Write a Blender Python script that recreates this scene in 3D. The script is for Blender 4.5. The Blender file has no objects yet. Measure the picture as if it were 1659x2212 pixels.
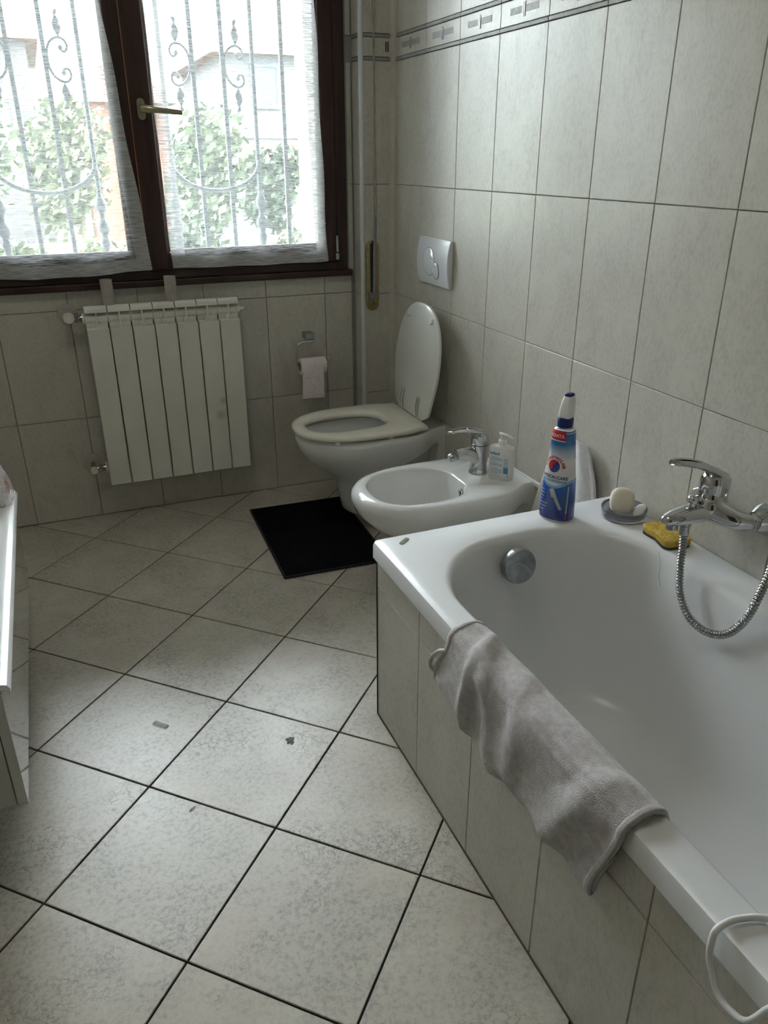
import bpy, bmesh, math, random
from mathutils import Vector, Matrix, noise

random.seed(7)
S = bpy.context.scene
COL = S.collection

# ------------------------------------------------------------------ camera
FPX, FW, FH = 1675.2152, 1659.0, 2212.0
CAM_POS = Vector((-1.3001, -3.1103, 1.3358))
CAM_RV = Vector((0.4244, -0.3881, -0.0859))
_a = CAM_RV.length
_R = Matrix.Rotation(_a, 3, CAM_RV.normalized()) @ Matrix(((1, 0, 0), (0, 0, -1), (0, 1, 0)))
# rows of _R: image right, image down, forward
_c2w = Matrix((_R[0], -Vector(_R[1]), -Vector(_R[2]))).transposed()
cam_d = bpy.data.cameras.new('camera')
cam = bpy.data.objects.new('camera', cam_d)
COL.objects.link(cam)
cam.matrix_world = Matrix.Translation(CAM_POS) @ _c2w.to_4x4()
cam_d.sensor_fit = 'HORIZONTAL'
cam_d.sensor_width = 36.0
cam_d.lens = 36.0 * FPX / FW
cam_d.clip_start = 0.02
S.camera = cam

# ------------------------------------------------------------------ sky and exposure
SKY = 48.0
world = bpy.data.worlds.new('overcast_sky')
S.world = world
world.use_nodes = True
wn, wl = world.node_tree.nodes, world.node_tree.links
wn.clear()
wo = wn.new('ShaderNodeOutputWorld')
bg = wn.new('ShaderNodeBackground')
tc = wn.new('ShaderNodeTexCoord')
sp = wn.new('ShaderNodeSeparateXYZ')
rmp = wn.new('ShaderNodeValToRGB')
wl.new(tc.outputs['Generated'], sp.inputs[0])
wl.new(sp.outputs['Z'], rmp.inputs[0])
rmp.color_ramp.elements[0].position = 0.0
rmp.color_ramp.elements[0].color = (0.34, 0.36, 0.375, 1)
rmp.color_ramp.elements[1].position = 1.0
rmp.color_ramp.elements[1].color = (0.96, 1.0, 1.04, 1)
wl.new(rmp.outputs[0], bg.inputs['Color'])
bg.inputs['Strength'].default_value = SKY
wl.new(bg.outputs[0], wo.inputs[0])
vs = S.view_settings
vs.view_transform = 'Standard'
vs.look = 'None'
vs.gamma = 1.0
vs.use_curve_mapping = False
vs.exposure = 0.75
S.cycles.diffuse_bounces = 8


# ------------------------------------------------------------------ mesh helpers
class MB:
    """collects geometry for ONE mesh"""

    def __init__(self):
        self.v, self.f = [], []

    def add(self, vs_, fs_):
        o = len(self.v)
        self.v += [tuple(p) for p in vs_]
        self.f += [tuple(i + o for i in q) for q in fs_]
        return self

    def box(self, x0, x1, y0, y1, z0, z1, M=None):
        vs_ = [Vector(p) for p in ((x0, y0, z0), (x1, y0, z0), (x1, y1, z0), (x0, y1, z0),
                                   (x0, y0, z1), (x1, y0, z1), (x1, y1, z1), (x0, y1, z1))]
        if M is not None:
            vs_ = [M @ p for p in vs_]
        return self.add(vs_, [(3, 2, 1, 0), (4, 5, 6, 7), (0, 1, 5, 4), (1, 2, 6, 5), (2, 3, 7, 6), (3, 0, 4, 7)])

    def loft(self, rings, closed=True, cap0=True, cap1=True):
        n = len(rings[0])
        vs_ = [p for r in rings for p in r]
        fs_ = []
        for k in range(len(rings) - 1):
            for i in range(n if closed else n - 1):
                j = (i + 1) % n
                fs_.append((k * n + i, k * n + j, (k + 1) * n + j, (k + 1) * n + i))
        if cap0:
            fs_.append(tuple(reversed(range(n))))
        if cap1:
            fs_.append(tuple((len(rings) - 1) * n + i for i in range(n)))
        return self.add(vs_, fs_)

    def tube(self, pts, r, n=12, caps=True):
        pts = [Vector(p) for p in pts]
        m = len(pts)
        rr = r if isinstance(r, (list, tuple)) else [r] * m
        rings = []
        up = None
        for i in range(m):
            t = (pts[min(i + 1, m - 1)] - pts[max(i - 1, 0)]).normalized()
            if up is None:
                a = Vector((0, 0, 1)) if abs(t.z) < .9 else Vector((1, 0, 0))
                up = (a - t * a.dot(t)).normalized()
            else:
                up = (up - t * up.dot(t)).normalized()
            s = t.cross(up)
            rings.append([pts[i] + (up * math.cos(2 * math.pi * k / n) + s * math.sin(2 * math.pi * k / n)) * rr[i] for k in range(n)])
        return self.loft(rings, True, caps, caps)

    def cyl(self, p0, p1, r0, r1=None, n=24, caps=True):
        return self.tube([p0, p1], [r0, r0 if r1 is None else r1], n, caps)

    def lathe(self, prof, M=None, n=32, caps=True):
        """prof: (r, z) list turned about local z"""
        rings = []
        for r, z in prof:
            ring = [Vector((r * math.cos(2 * math.pi * k / n), r * math.sin(2 * math.pi * k / n), z)) for k in range(n)]
            rings.append([M @ p for p in ring] if M is not None else ring)
        return self.loft(rings, True, caps, caps)

    def prism(self, poly, d, M=None):
        """poly in local xy, extruded from z=0 to z=d"""
        r0 = [Vector((p[0], p[1], 0)) for p in poly]
        r1 = [Vector((p[0], p[1], d)) for p in poly]
        if M is not None:
            r0 = [M @ p for p in r0]
            r1 = [M @ p for p in r1]
        return self.loft([r0, r1])

    def sphere(self, c, rx, ry=None, rz=None, n=24, m=14, M=None):
        ry = rx if ry is None else ry
        rz = rx if rz is None else rz
        c = Vector(c)
        rings = []
        for i in range(m + 1):
            a = -math.pi / 2 + math.pi * i / m
            a = max(-1.52, min(1.52, a))
            ring = []
            for k in range(n):
                t = 2 * math.pi * k / n
                p = Vector((rx * math.cos(a) * math.cos(t), ry * math.cos(a) * math.sin(t), rz * math.sin(a)))
                ring.append(c + (M @ p if M is not None else p))
            rings.append(ring)
        return self.loft(rings)

    def grid(self, fn, nu, nv):
        vs_ = [fn(i / nu, j / nv) for j in range(nv + 1) for i in range(nu + 1)]
        fs_ = [(j * (nu + 1) + i, j * (nu + 1) + i + 1, (j + 1) * (nu + 1) + i + 1, (j + 1) * (nu + 1) + i)
               for j in range(nv) for i in range(nu)]
        return self.add(vs_, fs_)

    def mesh(self, name, smooth=None):
        me = bpy.data.meshes.new(name)
        me.from_pydata(self.v, [], self.f)
        bm = bmesh.new()
        bm.from_mesh(me)
        bmesh.ops.recalc_face_normals(bm, faces=bm.faces)
        bm.to_mesh(me)
        bm.free()
        if smooth is not None:
            me.shade_smooth()
            me.set_sharp_from_angle(angle=math.radians(smooth))
        return me

    def build(self, name, mat, parent=None, smooth=None, bevel=None, segs=2, subd=0, solid=None, loc=None):
        if loc is not None:
            L = Vector(loc)
            self.v = [tuple(Vector(p) - L) for p in self.v]
        me = self.mesh(name, smooth)
        ob = bpy.data.objects.new(name, me)
        COL.objects.link(ob)
        if mat is not None:
            me.materials.append(mat)
        if parent is not None:
            ob.parent = parent
        if loc is not None:
            ob.location = loc
        if solid:
            md = ob.modifiers.new('solid', 'SOLIDIFY')
            md.thickness = solid
            md.offset = 0
        if bevel:
            md = ob.modifiers.new('bevel', 'BEVEL')
            md.width = bevel
            md.segments = segs
            md.limit_method = 'ANGLE'
            md.angle_limit = math.radians(40)
            if smooth is None:
                me.shade_smooth()
                me.set_sharp_from_angle(angle=math.radians(60))
        if subd:
            md = ob.modifiers.new('subd', 'SUBSURF')
            md.levels = subd
            md.render_levels = subd
        return ob


def tag(o, label=None, cat=None, group=None, kind=None):
    if label:
        o['label'] = label
    if cat:
        o['category'] = cat
    if group:
        o['group'] = group
    if kind:
        o['kind'] = kind
    return o


def empty(name, loc=(0, 0, 0), label=None, cat=None, group=None, kind=None, rz=0.0):
    o = bpy.data.objects.new(name, None)
    o.empty_display_size = 0.05
    COL.objects.link(o)
    o.location = loc
    o.rotation_euler = (0, 0, rz)
    return tag(o, label, cat, group, kind)


def local(o):
    """matrix turning world points into the frame of an (unparented) empty"""
    return (Matrix.Translation(o.location) @ o.rotation_euler.to_matrix().to_4x4()).inverted()


def smoothstep(a, b, x):
    t = max(0.0, min(1.0, (x - a) / (b - a)))
    return t * t * (3 - 2 * t)


def interp(tab, x):
    """piecewise-linear table [(x, y...)]"""
    if x <= tab[0][0]:
        return tab[0][1:]
    for a, b in zip(tab, tab[1:]):
        if x <= b[0]:
            t = (x - a[0]) / (b[0] - a[0])
            return tuple(p + (q - p) * t for p, q in zip(a[1:], b[1:]))
    return tab[-1][1:]


def catmull(pts, n=8):
    pts = [Vector(p) for p in pts]
    P = [pts[0] * 2 - pts[1]] + pts + [pts[-1] * 2 - pts[-2]]
    out = []
    for i in range(1, len(P) - 2):
        for k in range(n):
            t = k / n
            a, b, c, d = P[i - 1], P[i], P[i + 1], P[i + 2]
            out.append(0.5 * ((2 * b) + (c - a) * t + (2 * a - 5 * b + 4 * c - d) * t * t + (3 * b - a - 3 * c + d) * t ** 3))
    out.append(pts[-1])
    return out


def rrect(cx, cy, hx, hy, r, n=8, m=6):
    """rounded rectangle, n points per corner, m per side; ccw from the right side's bottom"""
    r = min(r, hx - 1e-4, hy - 1e-4)
    pts = []
    cs = [(cx + hx - r, cy + hy - r, 0), (cx - hx + r, cy + hy - r, 90), (cx - hx + r, cy - hy + r, 180), (cx + hx - r, cy - hy + r, 270)]
    arcs = []
    for x, y, a0 in cs:
        arcs.append([(x + r * math.cos(math.radians(a0 + 90 * k / n)), y + r * math.sin(math.radians(a0 + 90 * k / n))) for k in range(n + 1)])
    for i in range(4):
        pts += arcs[i]
        a, b = arcs[i][-1], arcs[(i + 1) % 4][0]
        for k in range(1, m):
            pts.append((a[0] + (b[0] - a[0]) * k / m, a[1] + (b[1] - a[1]) * k / m))
    return pts


# ------------------------------------------------------------------ materials
MATS = {}


def mat(name, col=(.8, .8, .8), rough=.5, metal=0.0, spec=.5, coat=0.0, trans=0.0, ior=1.45, sheen=0.0, alpha=1.0):
    m = bpy.data.materials.new(name)
    m.use_nodes = True
    b = m.node_tree.nodes['Principled BSDF']
    b.inputs['Base Color'].default_value = (*col, 1)
    b.inputs['Roughness'].default_value = rough
    b.inputs['Metallic'].default_value = metal
    b.inputs['Specular IOR Level'].default_value = spec
    b.inputs['Coat Weight'].default_value = coat
    b.inputs['Coat Roughness'].default_value = .05
    b.inputs['Transmission Weight'].default_value = trans
    b.inputs['IOR'].default_value = ior
    b.inputs['Sheen Weight'].default_value = sheen
    b.inputs['Alpha'].default_value = alpha
    MATS[name] = m
    return m


def nodes(m):
    return m.node_tree.nodes, m.node_tree.links, m.node_tree.nodes['Principled BSDF']


def noise_col(m, c1, c2, scale=8.0, detail=6.0, rough=.6, bump=0.0, bscale=200.0, coords='Object', stretch=(1, 1, 1), lo=.35, hi=.65):
    """mottled colour between c1 and c2 plus fine bump"""
    N, L, B = nodes(m)
    t = N.new('ShaderNodeTexCoord')
    mp = N.new('ShaderNodeMapping')
    mp.inputs['Scale'].default_value = stretch
    L.new(t.outputs[coords], mp.inputs[0])
    nz = N.new('ShaderNodeTexNoise')
    nz.inputs['Scale'].default_value = scale
    nz.inputs['Detail'].default_value = detail
    nz.inputs['Roughness'].default_value = rough
    L.new(mp.outputs[0], nz.inputs['Vector'])
    r = N.new('ShaderNodeValToRGB')
    r.color_ramp.elements[0].position = lo
    r.color_ramp.elements[1].position = hi
    r.color_ramp.elements[0].color = (*c1, 1)
    r.color_ramp.elements[1].color = (*c2, 1)
    L.new(nz.outputs['Fac'], r.inputs[0])
    L.new(r.outputs[0], B.inputs['Base Color'])
    if bump:
        n2 = N.new('ShaderNodeTexNoise')
        n2.inputs['Scale'].default_value = bscale
        n2.inputs['Detail'].default_value = 3
        L.new(mp.outputs[0], n2.inputs['Vector'])
        bp = N.new('ShaderNodeBump')
        bp.inputs['Strength'].default_value = bump
        bp.inputs['Distance'].default_value = .002
        L.new(n2.outputs['Fac'], bp.inputs['Height'])
        L.new(bp.outputs[0], B.inputs['Normal'])
    return m


def stone(name, light, dark, vein, big, fine, rough, vein_amt, bump, crackle, stretch=(1, 1, 1), warm=None):
    """ceramic stone-look tile: cloudy mottling, fine grain, crackle veins; each tile shifted by its own random"""
    m = mat(name, light, rough, spec=.75)
    N, L, B = nodes(m)
    geo = N.new('ShaderNodeNewGeometry')
    oi = N.new('ShaderNodeObjectInfo')
    mul = N.new('ShaderNodeMath')
    mul.operation = 'MULTIPLY'
    mul.inputs[1].default_value = 37.0
    L.new(oi.outputs['Random'], mul.inputs[0])
    cmb = N.new('ShaderNodeCombineXYZ')
    for k in range(3):
        L.new(mul.outputs[0], cmb.inputs[k])
    mp = N.new('ShaderNodeMapping')
    mp.inputs['Scale'].default_value = stretch
    L.new(geo.outputs['Position'], mp.inputs[0])
    add = N.new('ShaderNodeVectorMath')
    add.operation = 'ADD'
    L.new(mp.outputs[0], add.inputs[0])
    L.new(cmb.outputs[0], add.inputs[1])
    vec = add.outputs[0]

    def nz(scale, detail, ro=.6, dist=0.0):
        n = N.new('ShaderNodeTexNoise')
        n.inputs['Scale'].default_value = scale
        n.inputs['Detail'].default_value = detail
        n.inputs['Roughness'].default_value = ro
        n.inputs['Distortion'].default_value = dist
        L.new(vec, n.inputs['Vector'])
        return n

    def ramp(src, lo, hi, a=(0, 0, 0), b=(1, 1, 1)):
        r = N.new('ShaderNodeValToRGB')
        r.color_ramp.elements[0].position = lo
        r.color_ramp.elements[1].position = hi
        r.color_ramp.elements[0].color = (*a, 1)
        r.color_ramp.elements[1].color = (*b, 1)
        L.new(src, r.inputs[0])
        return r

    def mix(fac, a, b, mode='MIX'):
        x = N.new('ShaderNodeMix')
        x.data_type = 'RGBA'
        x.blend_type = mode
        if isinstance(fac, float):
            x.inputs[0].default_value = fac
        else:
            L.new(fac, x.inputs[0])
        for s, i in ((a, 6), (b, 7)):
            if isinstance(s, tuple):
                x.inputs[i].default_value = (*s, 1)
            else:
                L.new(s, x.inputs[i])
        return x.outputs[2]

    cloud = nz(big, 5, .62, .4)
    grain = nz(fine, 6, .7, .3)
    # grain is stronger where the cloud is dark, like the photographed print
    cr = ramp(cloud.outputs['Fac'], .40, .64)
    gr = ramp(grain.outputs['Fac'], .46, .64)
    mm = N.new('ShaderNodeMath')
    mm.operation = 'MULTIPLY'
    mad = N.new('ShaderNodeMath')
    mad.operation = 'MULTIPLY_ADD'
    mad.inputs[1].default_value = .58
    mad.inputs[2].default_value = .42
    L.new(cr.outputs[0], mad.inputs[0])
    L.new(mad.outputs[0], mm.inputs[0])
    L.new(gr.outputs[0], mm.inputs[1])
    base = mix(mm.outputs[0], light, dark)
    soft = ramp(cloud.outputs['Fac'], .3, .75)
    half = N.new('ShaderNodeMath')
    half.operation = 'MULTIPLY'
    half.inputs[1].default_value = .45
    L.new(soft.outputs[0], half.inputs[0])
    base = mix(half.outputs[0], base, dark)
    if warm:
        w = nz(big * .45, 3, .5)
        wr = ramp(w.outputs['Fac'], .48, .72)
        hw = N.new('ShaderNodeMath')
        hw.operation = 'MULTIPLY'
        hw.inputs[1].default_value = .55
        L.new(wr.outputs[0], hw.inputs[0])
        base = mix(hw.outputs[0], base, warm)
    # veins
    dn = nz(fine * .55, 4, .6)
    dv = N.new('ShaderNodeVectorMath')
    dv.operation = 'SCALE'
    dv.inputs['Scale'].default_value = .05
    L.new(dn.outputs['Color'], dv.inputs[0])
    av = N.new('ShaderNodeVectorMath')
    av.operation = 'ADD'
    L.new(vec, av.inputs[0])
    L.new(dv.outputs[0], av.inputs[1])
    vo = N.new('ShaderNodeTexVoronoi')
    vo.feature = 'DISTANCE_TO_EDGE'
    vo.inputs['Scale'].default_value = crackle
    L.new(av.outputs[0], vo.inputs['Vector'])
    vr = ramp(vo.outputs['Distance'], .0, .06, (1, 1, 1), (0, 0, 0))
    msk = ramp(nz(big * .8, 4, .6).outputs['Fac'], .50, .62)
    vm = N.new('ShaderNodeMath')
    vm.operation = 'MULTIPLY'
    L.new(vr.outputs[0], vm.inputs[0])
    L.new(msk.outputs[0], vm.inputs[1])
    vm2 = N.new('ShaderNodeMath')
    vm2.operation = 'MULTIPLY'
    vm2.inputs[1].default_value = vein_amt
    L.new(vm.outputs[0], vm2.inputs[0])
    base = mix(vm2.outputs[0], base, vein)
    L.new(base, B.inputs['Base Color'])
    bp = N.new('ShaderNodeBump')
    bp.inputs['Strength'].default_value = bump
    bp.inputs['Distance'].default_value = .001
    L.new(grain.outputs['Fac'], bp.inputs['Height'])
    L.new(bp.outputs[0], B.inputs['Normal'])
    rr = ramp(grain.outputs['Fac'], .3, .7, (rough - .05,) * 3, (rough + .08,) * 3)
    L.new(rr.outputs[0], B.inputs['Roughness'])
    return m


M_WALL = stone('wall_tile_glaze', (.60, .575, .51), (.455, .435, .385), (.33, .315, .28), 13, 130, .33, .28, .10, 9, (1, 1, .6))
M_FLOOR = stone('floor_tile_glaze', (.57, .54, .47), (.31, .29, .25), (.155, .14, .12), 6.5, 95, .31, .75, .3, 42, warm=(.47, .40, .325))
M_STRIP = stone('border_strip_stone', (.36, .36, .35), (.16, .16, .16), (.1, .1, .1), 30, 220, .45, .4, .4, 90)
mat('grout_dark', (.018, .018, .018), .9)
mat('grout_grey', (.33, .325, .31), .9)
mat('plaster', (.72, .71, .68), .9)
mat('paint_white', (.82, .82, .80), .8)
mat('ceramic', (.80, .81, .81), .12, coat=.6)
mat('acrylic', (.79, .80, .815), .24)
mat('seat_cream', (.80, .77, .68), .22, coat=.4)
mat('lid_white', (.78, .785, .75), .28, coat=.3)
mat('chrome', (.62, .63, .64), .09, 1.0)
mat('chrome_dull', (.42, .43, .44), .22, 1.0)
noise_col(mat('chrome_limescale', (.35, .37, .38), .32, .85), (.22, .24, .25), (.40, .42, .43), 22, 5)
noise_col(mat('brass_old', (.45, .36, .17), .25, 1.0), (.40, .31, .14), (.55, .46, .24), 60, 6)
mat('brass_handle', (.42, .38, .26), .28, 1.0)
noise_col(mat('wood_dark', (.06, .03, .022), .38, spec=.4), (.022, .011, .009), (.050, .023, .017), 6, 6, .6, .15, 60, stretch=(9, 9, .6))
noise_col(mat('wood_dark_h', (.06, .03, .022), .38, spec=.4), (.022, .011, .009), (.050, .023, .017), 6, 6, .6, .15, 60, stretch=(.6, 9, 9))
mat('seal_black', (.02, .02, .025), .5)
mat('silicone_grey', (.22, .24, .26), .5)
noise_col(mat('radiator_enamel', (.74, .735, .67), .35), (.70, .695, .63), (.76, .755, .70), 5, 4, .5, .02, 300)
m = noise_col(mat('radiator_stained', (.74, .735, .67), .35), (.70, .695, .63), (.76, .755, .70), 5, 4, .5, .02, 300)
N, L, B = nodes(m)
_t = N.new('ShaderNodeTexCoord')
_mx = None
_base = B.inputs['Base Color'].links[0].from_socket
for _c, _r in (((.172, -.122, .232), .026), ((.186, -.122, .290), .020)):
    _s = N.new('ShaderNodeVectorMath')
    _s.operation = 'DISTANCE'
    _s.inputs[1].default_value = _c
    L.new(_t.outputs['Object'], _s.inputs[0])
    _q = N.new('ShaderNodeMapRange')
    _q.inputs['From Min'].default_value = _r * .3
    _q.inputs['From Max'].default_value = _r
    _q.inputs['To Min'].default_value = .55
    _q.inputs['To Max'].default_value = 0
    L.new(_s.outputs['Value'], _q.inputs['Value'])
    _mx = N.new('ShaderNodeMix')
    _mx.data_type = 'RGBA'
    L.new(_q.outputs[0], _mx.inputs[0])
    L.new(_base, _mx.inputs[6])
    _mx.inputs[7].default_value = (.38, .35, .24, 1)
    _base = _mx.outputs[2]
L.new(_base, B.inputs['Base Color'])
mat('radiator_dark', (.10, .10, .095), .6)
mat('plastic_ivory', (.74, .71, .62), .4)
mat('plastic_white', (.84, .84, .84), .35)
mat('plastic_offwhite', (.78, .78, .78), .3)
mat('flush_plate', (.74, .77, .80), .12, coat=.5)
mat('gap_dark', (.03, .032, .035), .6)
noise_col(mat('cardboard_grey', (.40, .37, .34), .85), (.36, .335, .31), (.44, .41, .385), 40, 4, .6, .2, 300)
noise_col(mat('paper_pink', (.86, .78, .79), .9), (.84, .76, .77), (.88, .81, .82), 30, 3, .5, .15, 250)
mat('print_rose', (.60, .48, .50), .9)
noise_col(mat('terry_grey', (.55, .52, .52), .95, sheen=.4), (.42, .395, .40), (.60, .565, .57), 60, 6, .7, 1.0, 420)
noise_col(mat('terry_hem', (.52, .49, .49), .9), (.47, .44, .44), (.55, .52, .52), 80, 4, .6, .5, 500)
noise_col(mat('terry_white', (.70, .68, .69), .95, sheen=.3), (.72, .70, .71), (.82, .80, .81), 60, 6, .7, .9, 420)
noise_col(mat('mat_black', (.006, .006, .008), .95, spec=.08), (.003, .003, .005), (.009, .009, .011), 90, 5, .7, 1.0, 350)
mat('mat_binding', (.014, .013, .015), .8)
noise_col(mat('sponge_yellow', (.55, .38, .06), .95), (.42, .27, .03), (.62, .45, .10), 70, 6, .7, 1.0, 90)
mat('sponge_pore', (.20, .12, .02), 1.0)
noise_col(mat('scourer', (.05, .06, .06), .95), (.03, .035, .035), (.09, .10, .10), 120, 4, .6, .8, 300)
mat('soap_cream', (.80, .74, .60), .45)
mat('soap_white', (.82, .82, .79), .45)
m = mat('dish_smoky', (.50, .49, .55), .05, spec=.6, coat=.5, trans=.8)
mat('rosette_beige', (.46, .44, .385), .5)
noise_col(mat('iron_grille', (.10, .11, .12), .6), (.09, .10, .11), (.13, .14, .15), 20, 3)
mat('vanity_gloss', (.55, .55, .53), .04, spec=.8, coat=1.0)
mat('vanity_side', (.50, .495, .47), .45)
mat('vanity_edge', (.86, .87, .88), .25)
mat('bottle_blue', (.02, .045, .24), .18, coat=.5)
mat('cap_navy', (.006, .014, .11), .3)
mat('ink_navy', (.015, .03, .20), .4)
mat('ink_blue', (.03, .22, .50), .4)
mat('ink_red', (.52, .02, .035), .35)
mat('ink_white', (.86, .87, .88), .35)
mat('ink_grey_blue', (.42, .52, .62), .5)
mat('ink_steel', (.45, .46, .47), .3, .4)
mat('ink_black', (.01, .01, .015), .5)
mat('cord_white', (.82, .83, .84), .45)
mat('shutter_belt', (.30, .31, .31), .9)
mat('belt_frayed', (.60, .48, .42), .95)
mat('badge_metal', (.28, .27, .24), .35, .9)
mat('hair_dark', (.08, .07, .06), .6)
mat('debris', (.12, .11, .10), .9)
# outdoors
noise_col(mat('grass', (.16, .22, .06), .95), (.035, .05, .015), (.075, .085, .03), 1.2, 6)
noise_col(mat('leaf_dark', (.06, .10, .04), .7), (.014, .023, .011), (.028, .040, .018), 2, 3)
noise_col(mat('leaf_mid', (.10, .15, .05), .7), (.025, .036, .015), (.046, .058, .025), 2, 3)
noise_col(mat('leaf_pale', (.17, .21, .09), .7), (.042, .053, .024), (.07, .076, .036), 2, 3)
mat('bark', (.10, .08, .06), .9)
mat('house_white', (.075, .076, .08), .9)
mat('house_cream', (.055, .052, .052), .9)
mat('roof_tile', (.13, .055, .04), .9)
mat('brick_orange', (.16, .06, .035), .9)
mat('window_blue', (.03, .08, .22), .25)
mat('shutter_green', (.10, .16, .14), .7)
mat('render_pink', (.30, .26, .25), .9)
mat('rail_grey', (.16, .165, .17), .6)
mat('fence_metal', (.10, .11, .10), .7)
mat('stone_sill', (.45, .45, .43), .8)

# see-through materials
def thin_glass(name, tint=(.93, .96, .96), gloss=.06):
    m = bpy.data.materials.new(name)
    m.use_nodes = True
    N, L = m.node_tree.nodes, m.node_tree.links
    N.clear()
    o = N.new('ShaderNodeOutputMaterial')
    mx = N.new('ShaderNodeMixShader')
    fr = N.new('ShaderNodeFresnel')
    fr.inputs[0].default_value = 1.45
    t = N.new('ShaderNodeBsdfTransparent')
    t.inputs[0].default_value = (*tint, 1)
    g = N.new('ShaderNodeBsdfGlossy')
    g.inputs['Roughness'].default_value = .02
    L.new(fr.outputs[0], mx.inputs[0])
    L.new(t.outputs[0], mx.inputs[1])
    L.new(g.outputs[0], mx.inputs[2])
    L.new(mx.outputs[0], o.inputs[0])
    MATS[name] = m
    return m


thin_glass('pane_glass')


def sheer(name, col, lo, hi, sx=14.0, sz=420.0, tr=.6):
    """sheer slub-weave curtain: thread streaks (diffuse + translucent) with see-through gaps between"""
    m = bpy.data.materials.new(name)
    m.use_nodes = True
    N, L = m.node_tree.nodes, m.node_tree.links
    N.clear()
    o = N.new('ShaderNodeOutputMaterial')
    tcn = N.new('ShaderNodeTexCoord')
    mp = N.new('ShaderNodeMapping')
    mp.inputs['Scale'].default_value = (sx, sx, sz)
    L.new(tcn.outputs['Object'], mp.inputs[0])
    n1 = N.new('ShaderNodeTexNoise')
    n1.inputs['Scale'].default_value = 1.0
    n1.inputs['Detail'].default_value = 3
    n1.inputs['Roughness'].default_value = .55
    L.new(mp.outputs[0], n1.inputs['Vector'])
    r = N.new('ShaderNodeMapRange')
    r.inputs['From Min'].default_value = .38
    r.inputs['From Max'].default_value = .62
    r.inputs['To Min'].default_value = lo
    r.inputs['To Max'].default_value = hi
    L.new(n1.outputs['Fac'], r.inputs['Value'])
    t = N.new('ShaderNodeBsdfTransparent')
    d = N.new('ShaderNodeBsdfDiffuse')
    d.inputs[0].default_value = (*col, 1)
    tl = N.new('ShaderNodeBsdfTranslucent')
    tl.inputs[0].default_value = (*col, 1)
    m1 = N.new('ShaderNodeMixShader')
    m1.inputs[0].default_value = tr
    L.new(d.outputs[0], m1.inputs[1])
    L.new(tl.outputs[0], m1.inputs[2])
    m2 = N.new('ShaderNodeMixShader')
    L.new(r.outputs[0], m2.inputs[0])
    L.new(t.outputs[0], m2.inputs[1])
    L.new(m1.outputs[0], m2.inputs[2])
    L.new(m2.outputs[0], o.inputs[0])
    MATS[name] = m
    return m


sheer('curtain_sheer', (.62, .64, .66), .20, .76, 20.0, 420.0, .14)
sheer('curtain_hem', (.66, .67, .68), .5, .9, 20.0, 420.0, .25)
sheer('cellophane', (.75, .75, .75), .25, .45, 30, 30)
G = MATS

# ------------------------------------------------------------------ the room
FILL_LAMP = 5.5  # glow of the added, unseen fill light
XL, YB, ZT = -2.05, -3.75, 2.75          # left wall, back wall, ceiling
TW = 0.247                                # wall tile module
ZC, ZB, ZA, ZD = 0.4126, 0.8229, 1.2364, 1.6530   # wall tile rows
B1, B2, B3 = 1.6650, 1.7265, 1.7385       # border: strip, listel, strip
PIER_X, PIER_Y = -0.138, -0.088           # small pier in the corner by the window
WX0, WX1, WZ0, WZ1 = -1.680, -0.170, 0.905, 2.18   # window opening in the wall

TILE_CACHE = {}


def tile_mesh(w, h, t=.008, ch=.0012, name='tile'):
    key = (round(w, 4), round(h, 4), t, ch, name)
    if key not in TILE_CACHE:
        b = MB()
        a, c = w / 2, h / 2
        rings = [[(-a, -c, 0), (a, -c, 0), (a, c, 0), (-a, c, 0)],
                 [(-a, -c, t - ch), (a, -c, t - ch), (a, c, t - ch), (-a, c, t - ch)],
                 [(-a + ch, -c + ch, t), (a - ch, -c + ch, t), (a - ch, c - ch, t), (-a + ch, c - ch, t)]]
        b.loft(rings)
        TILE_CACHE[key] = b.mesh(name)
    return TILE_CACHE[key]


AX_RIGHT = Matrix(((0, 0, -1), (-1, 0, 0), (0, 1, 0)))   # tile on a wall facing -x
AX_WINDOW = Matrix(((1, 0, 0), (0, 0, -1), (0, 1, 0)))   # tile on a wall facing -y
AX_LEFT = Matrix(((0, 0, 1), (1, 0, 0), (0, 1, 0)))      # facing +x
AX_BACK = Matrix(((-1, 0, 0), (0, 0, 1), (0, 1, 0)))     # facing +y


def place_tile(parent, ax, c, w, h, m, name='tile', t=.008, gap=.002):
    me = tile_mesh(w - gap, h - gap, t, name=name)
    if not me.materials:
        me.materials.append(m)
    o = bpy.data.objects.new(name, me)
    COL.objects.link(o)
    o.parent = parent
    o.matrix_local = Matrix.Translation(c) @ ax.to_4x4()
    return o


# floor: grout bed with the tiles laid on the diagonal
b = MB()
b.box(XL - .1, .1, YB - .1, .1, -.10, -.0035)
floor = tag(b.build('floor', G['grout_dark']), 'grey stone-look ceramic floor laid diagonally with dark joints', kind='structure')
FT, FS = 0.7697, 0.3339
ej = Vector((math.cos(FT), -math.sin(FT)))
ei = Vector((-math.sin(FT), -math.cos(FT)))
F0 = Vector((-0.8131, -1.1487))


def clip(poly, nx, ny, d):
    """keep nx*x+ny*y <= d"""
    out = []
    for i, p in enumerate(poly):
        q = poly[(i + 1) % len(poly)]
        dp, dq = nx * p[0] + ny * p[1] - d, nx * q[0] + ny * q[1] - d
        if dp <= 0:
            out.append(p)
        if dp * dq < 0:
            t = dp / (dp - dq)
            out.append((p[0] + (q[0] - p[0]) * t, p[1] + (q[1] - p[1]) * t))
    return out


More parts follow.
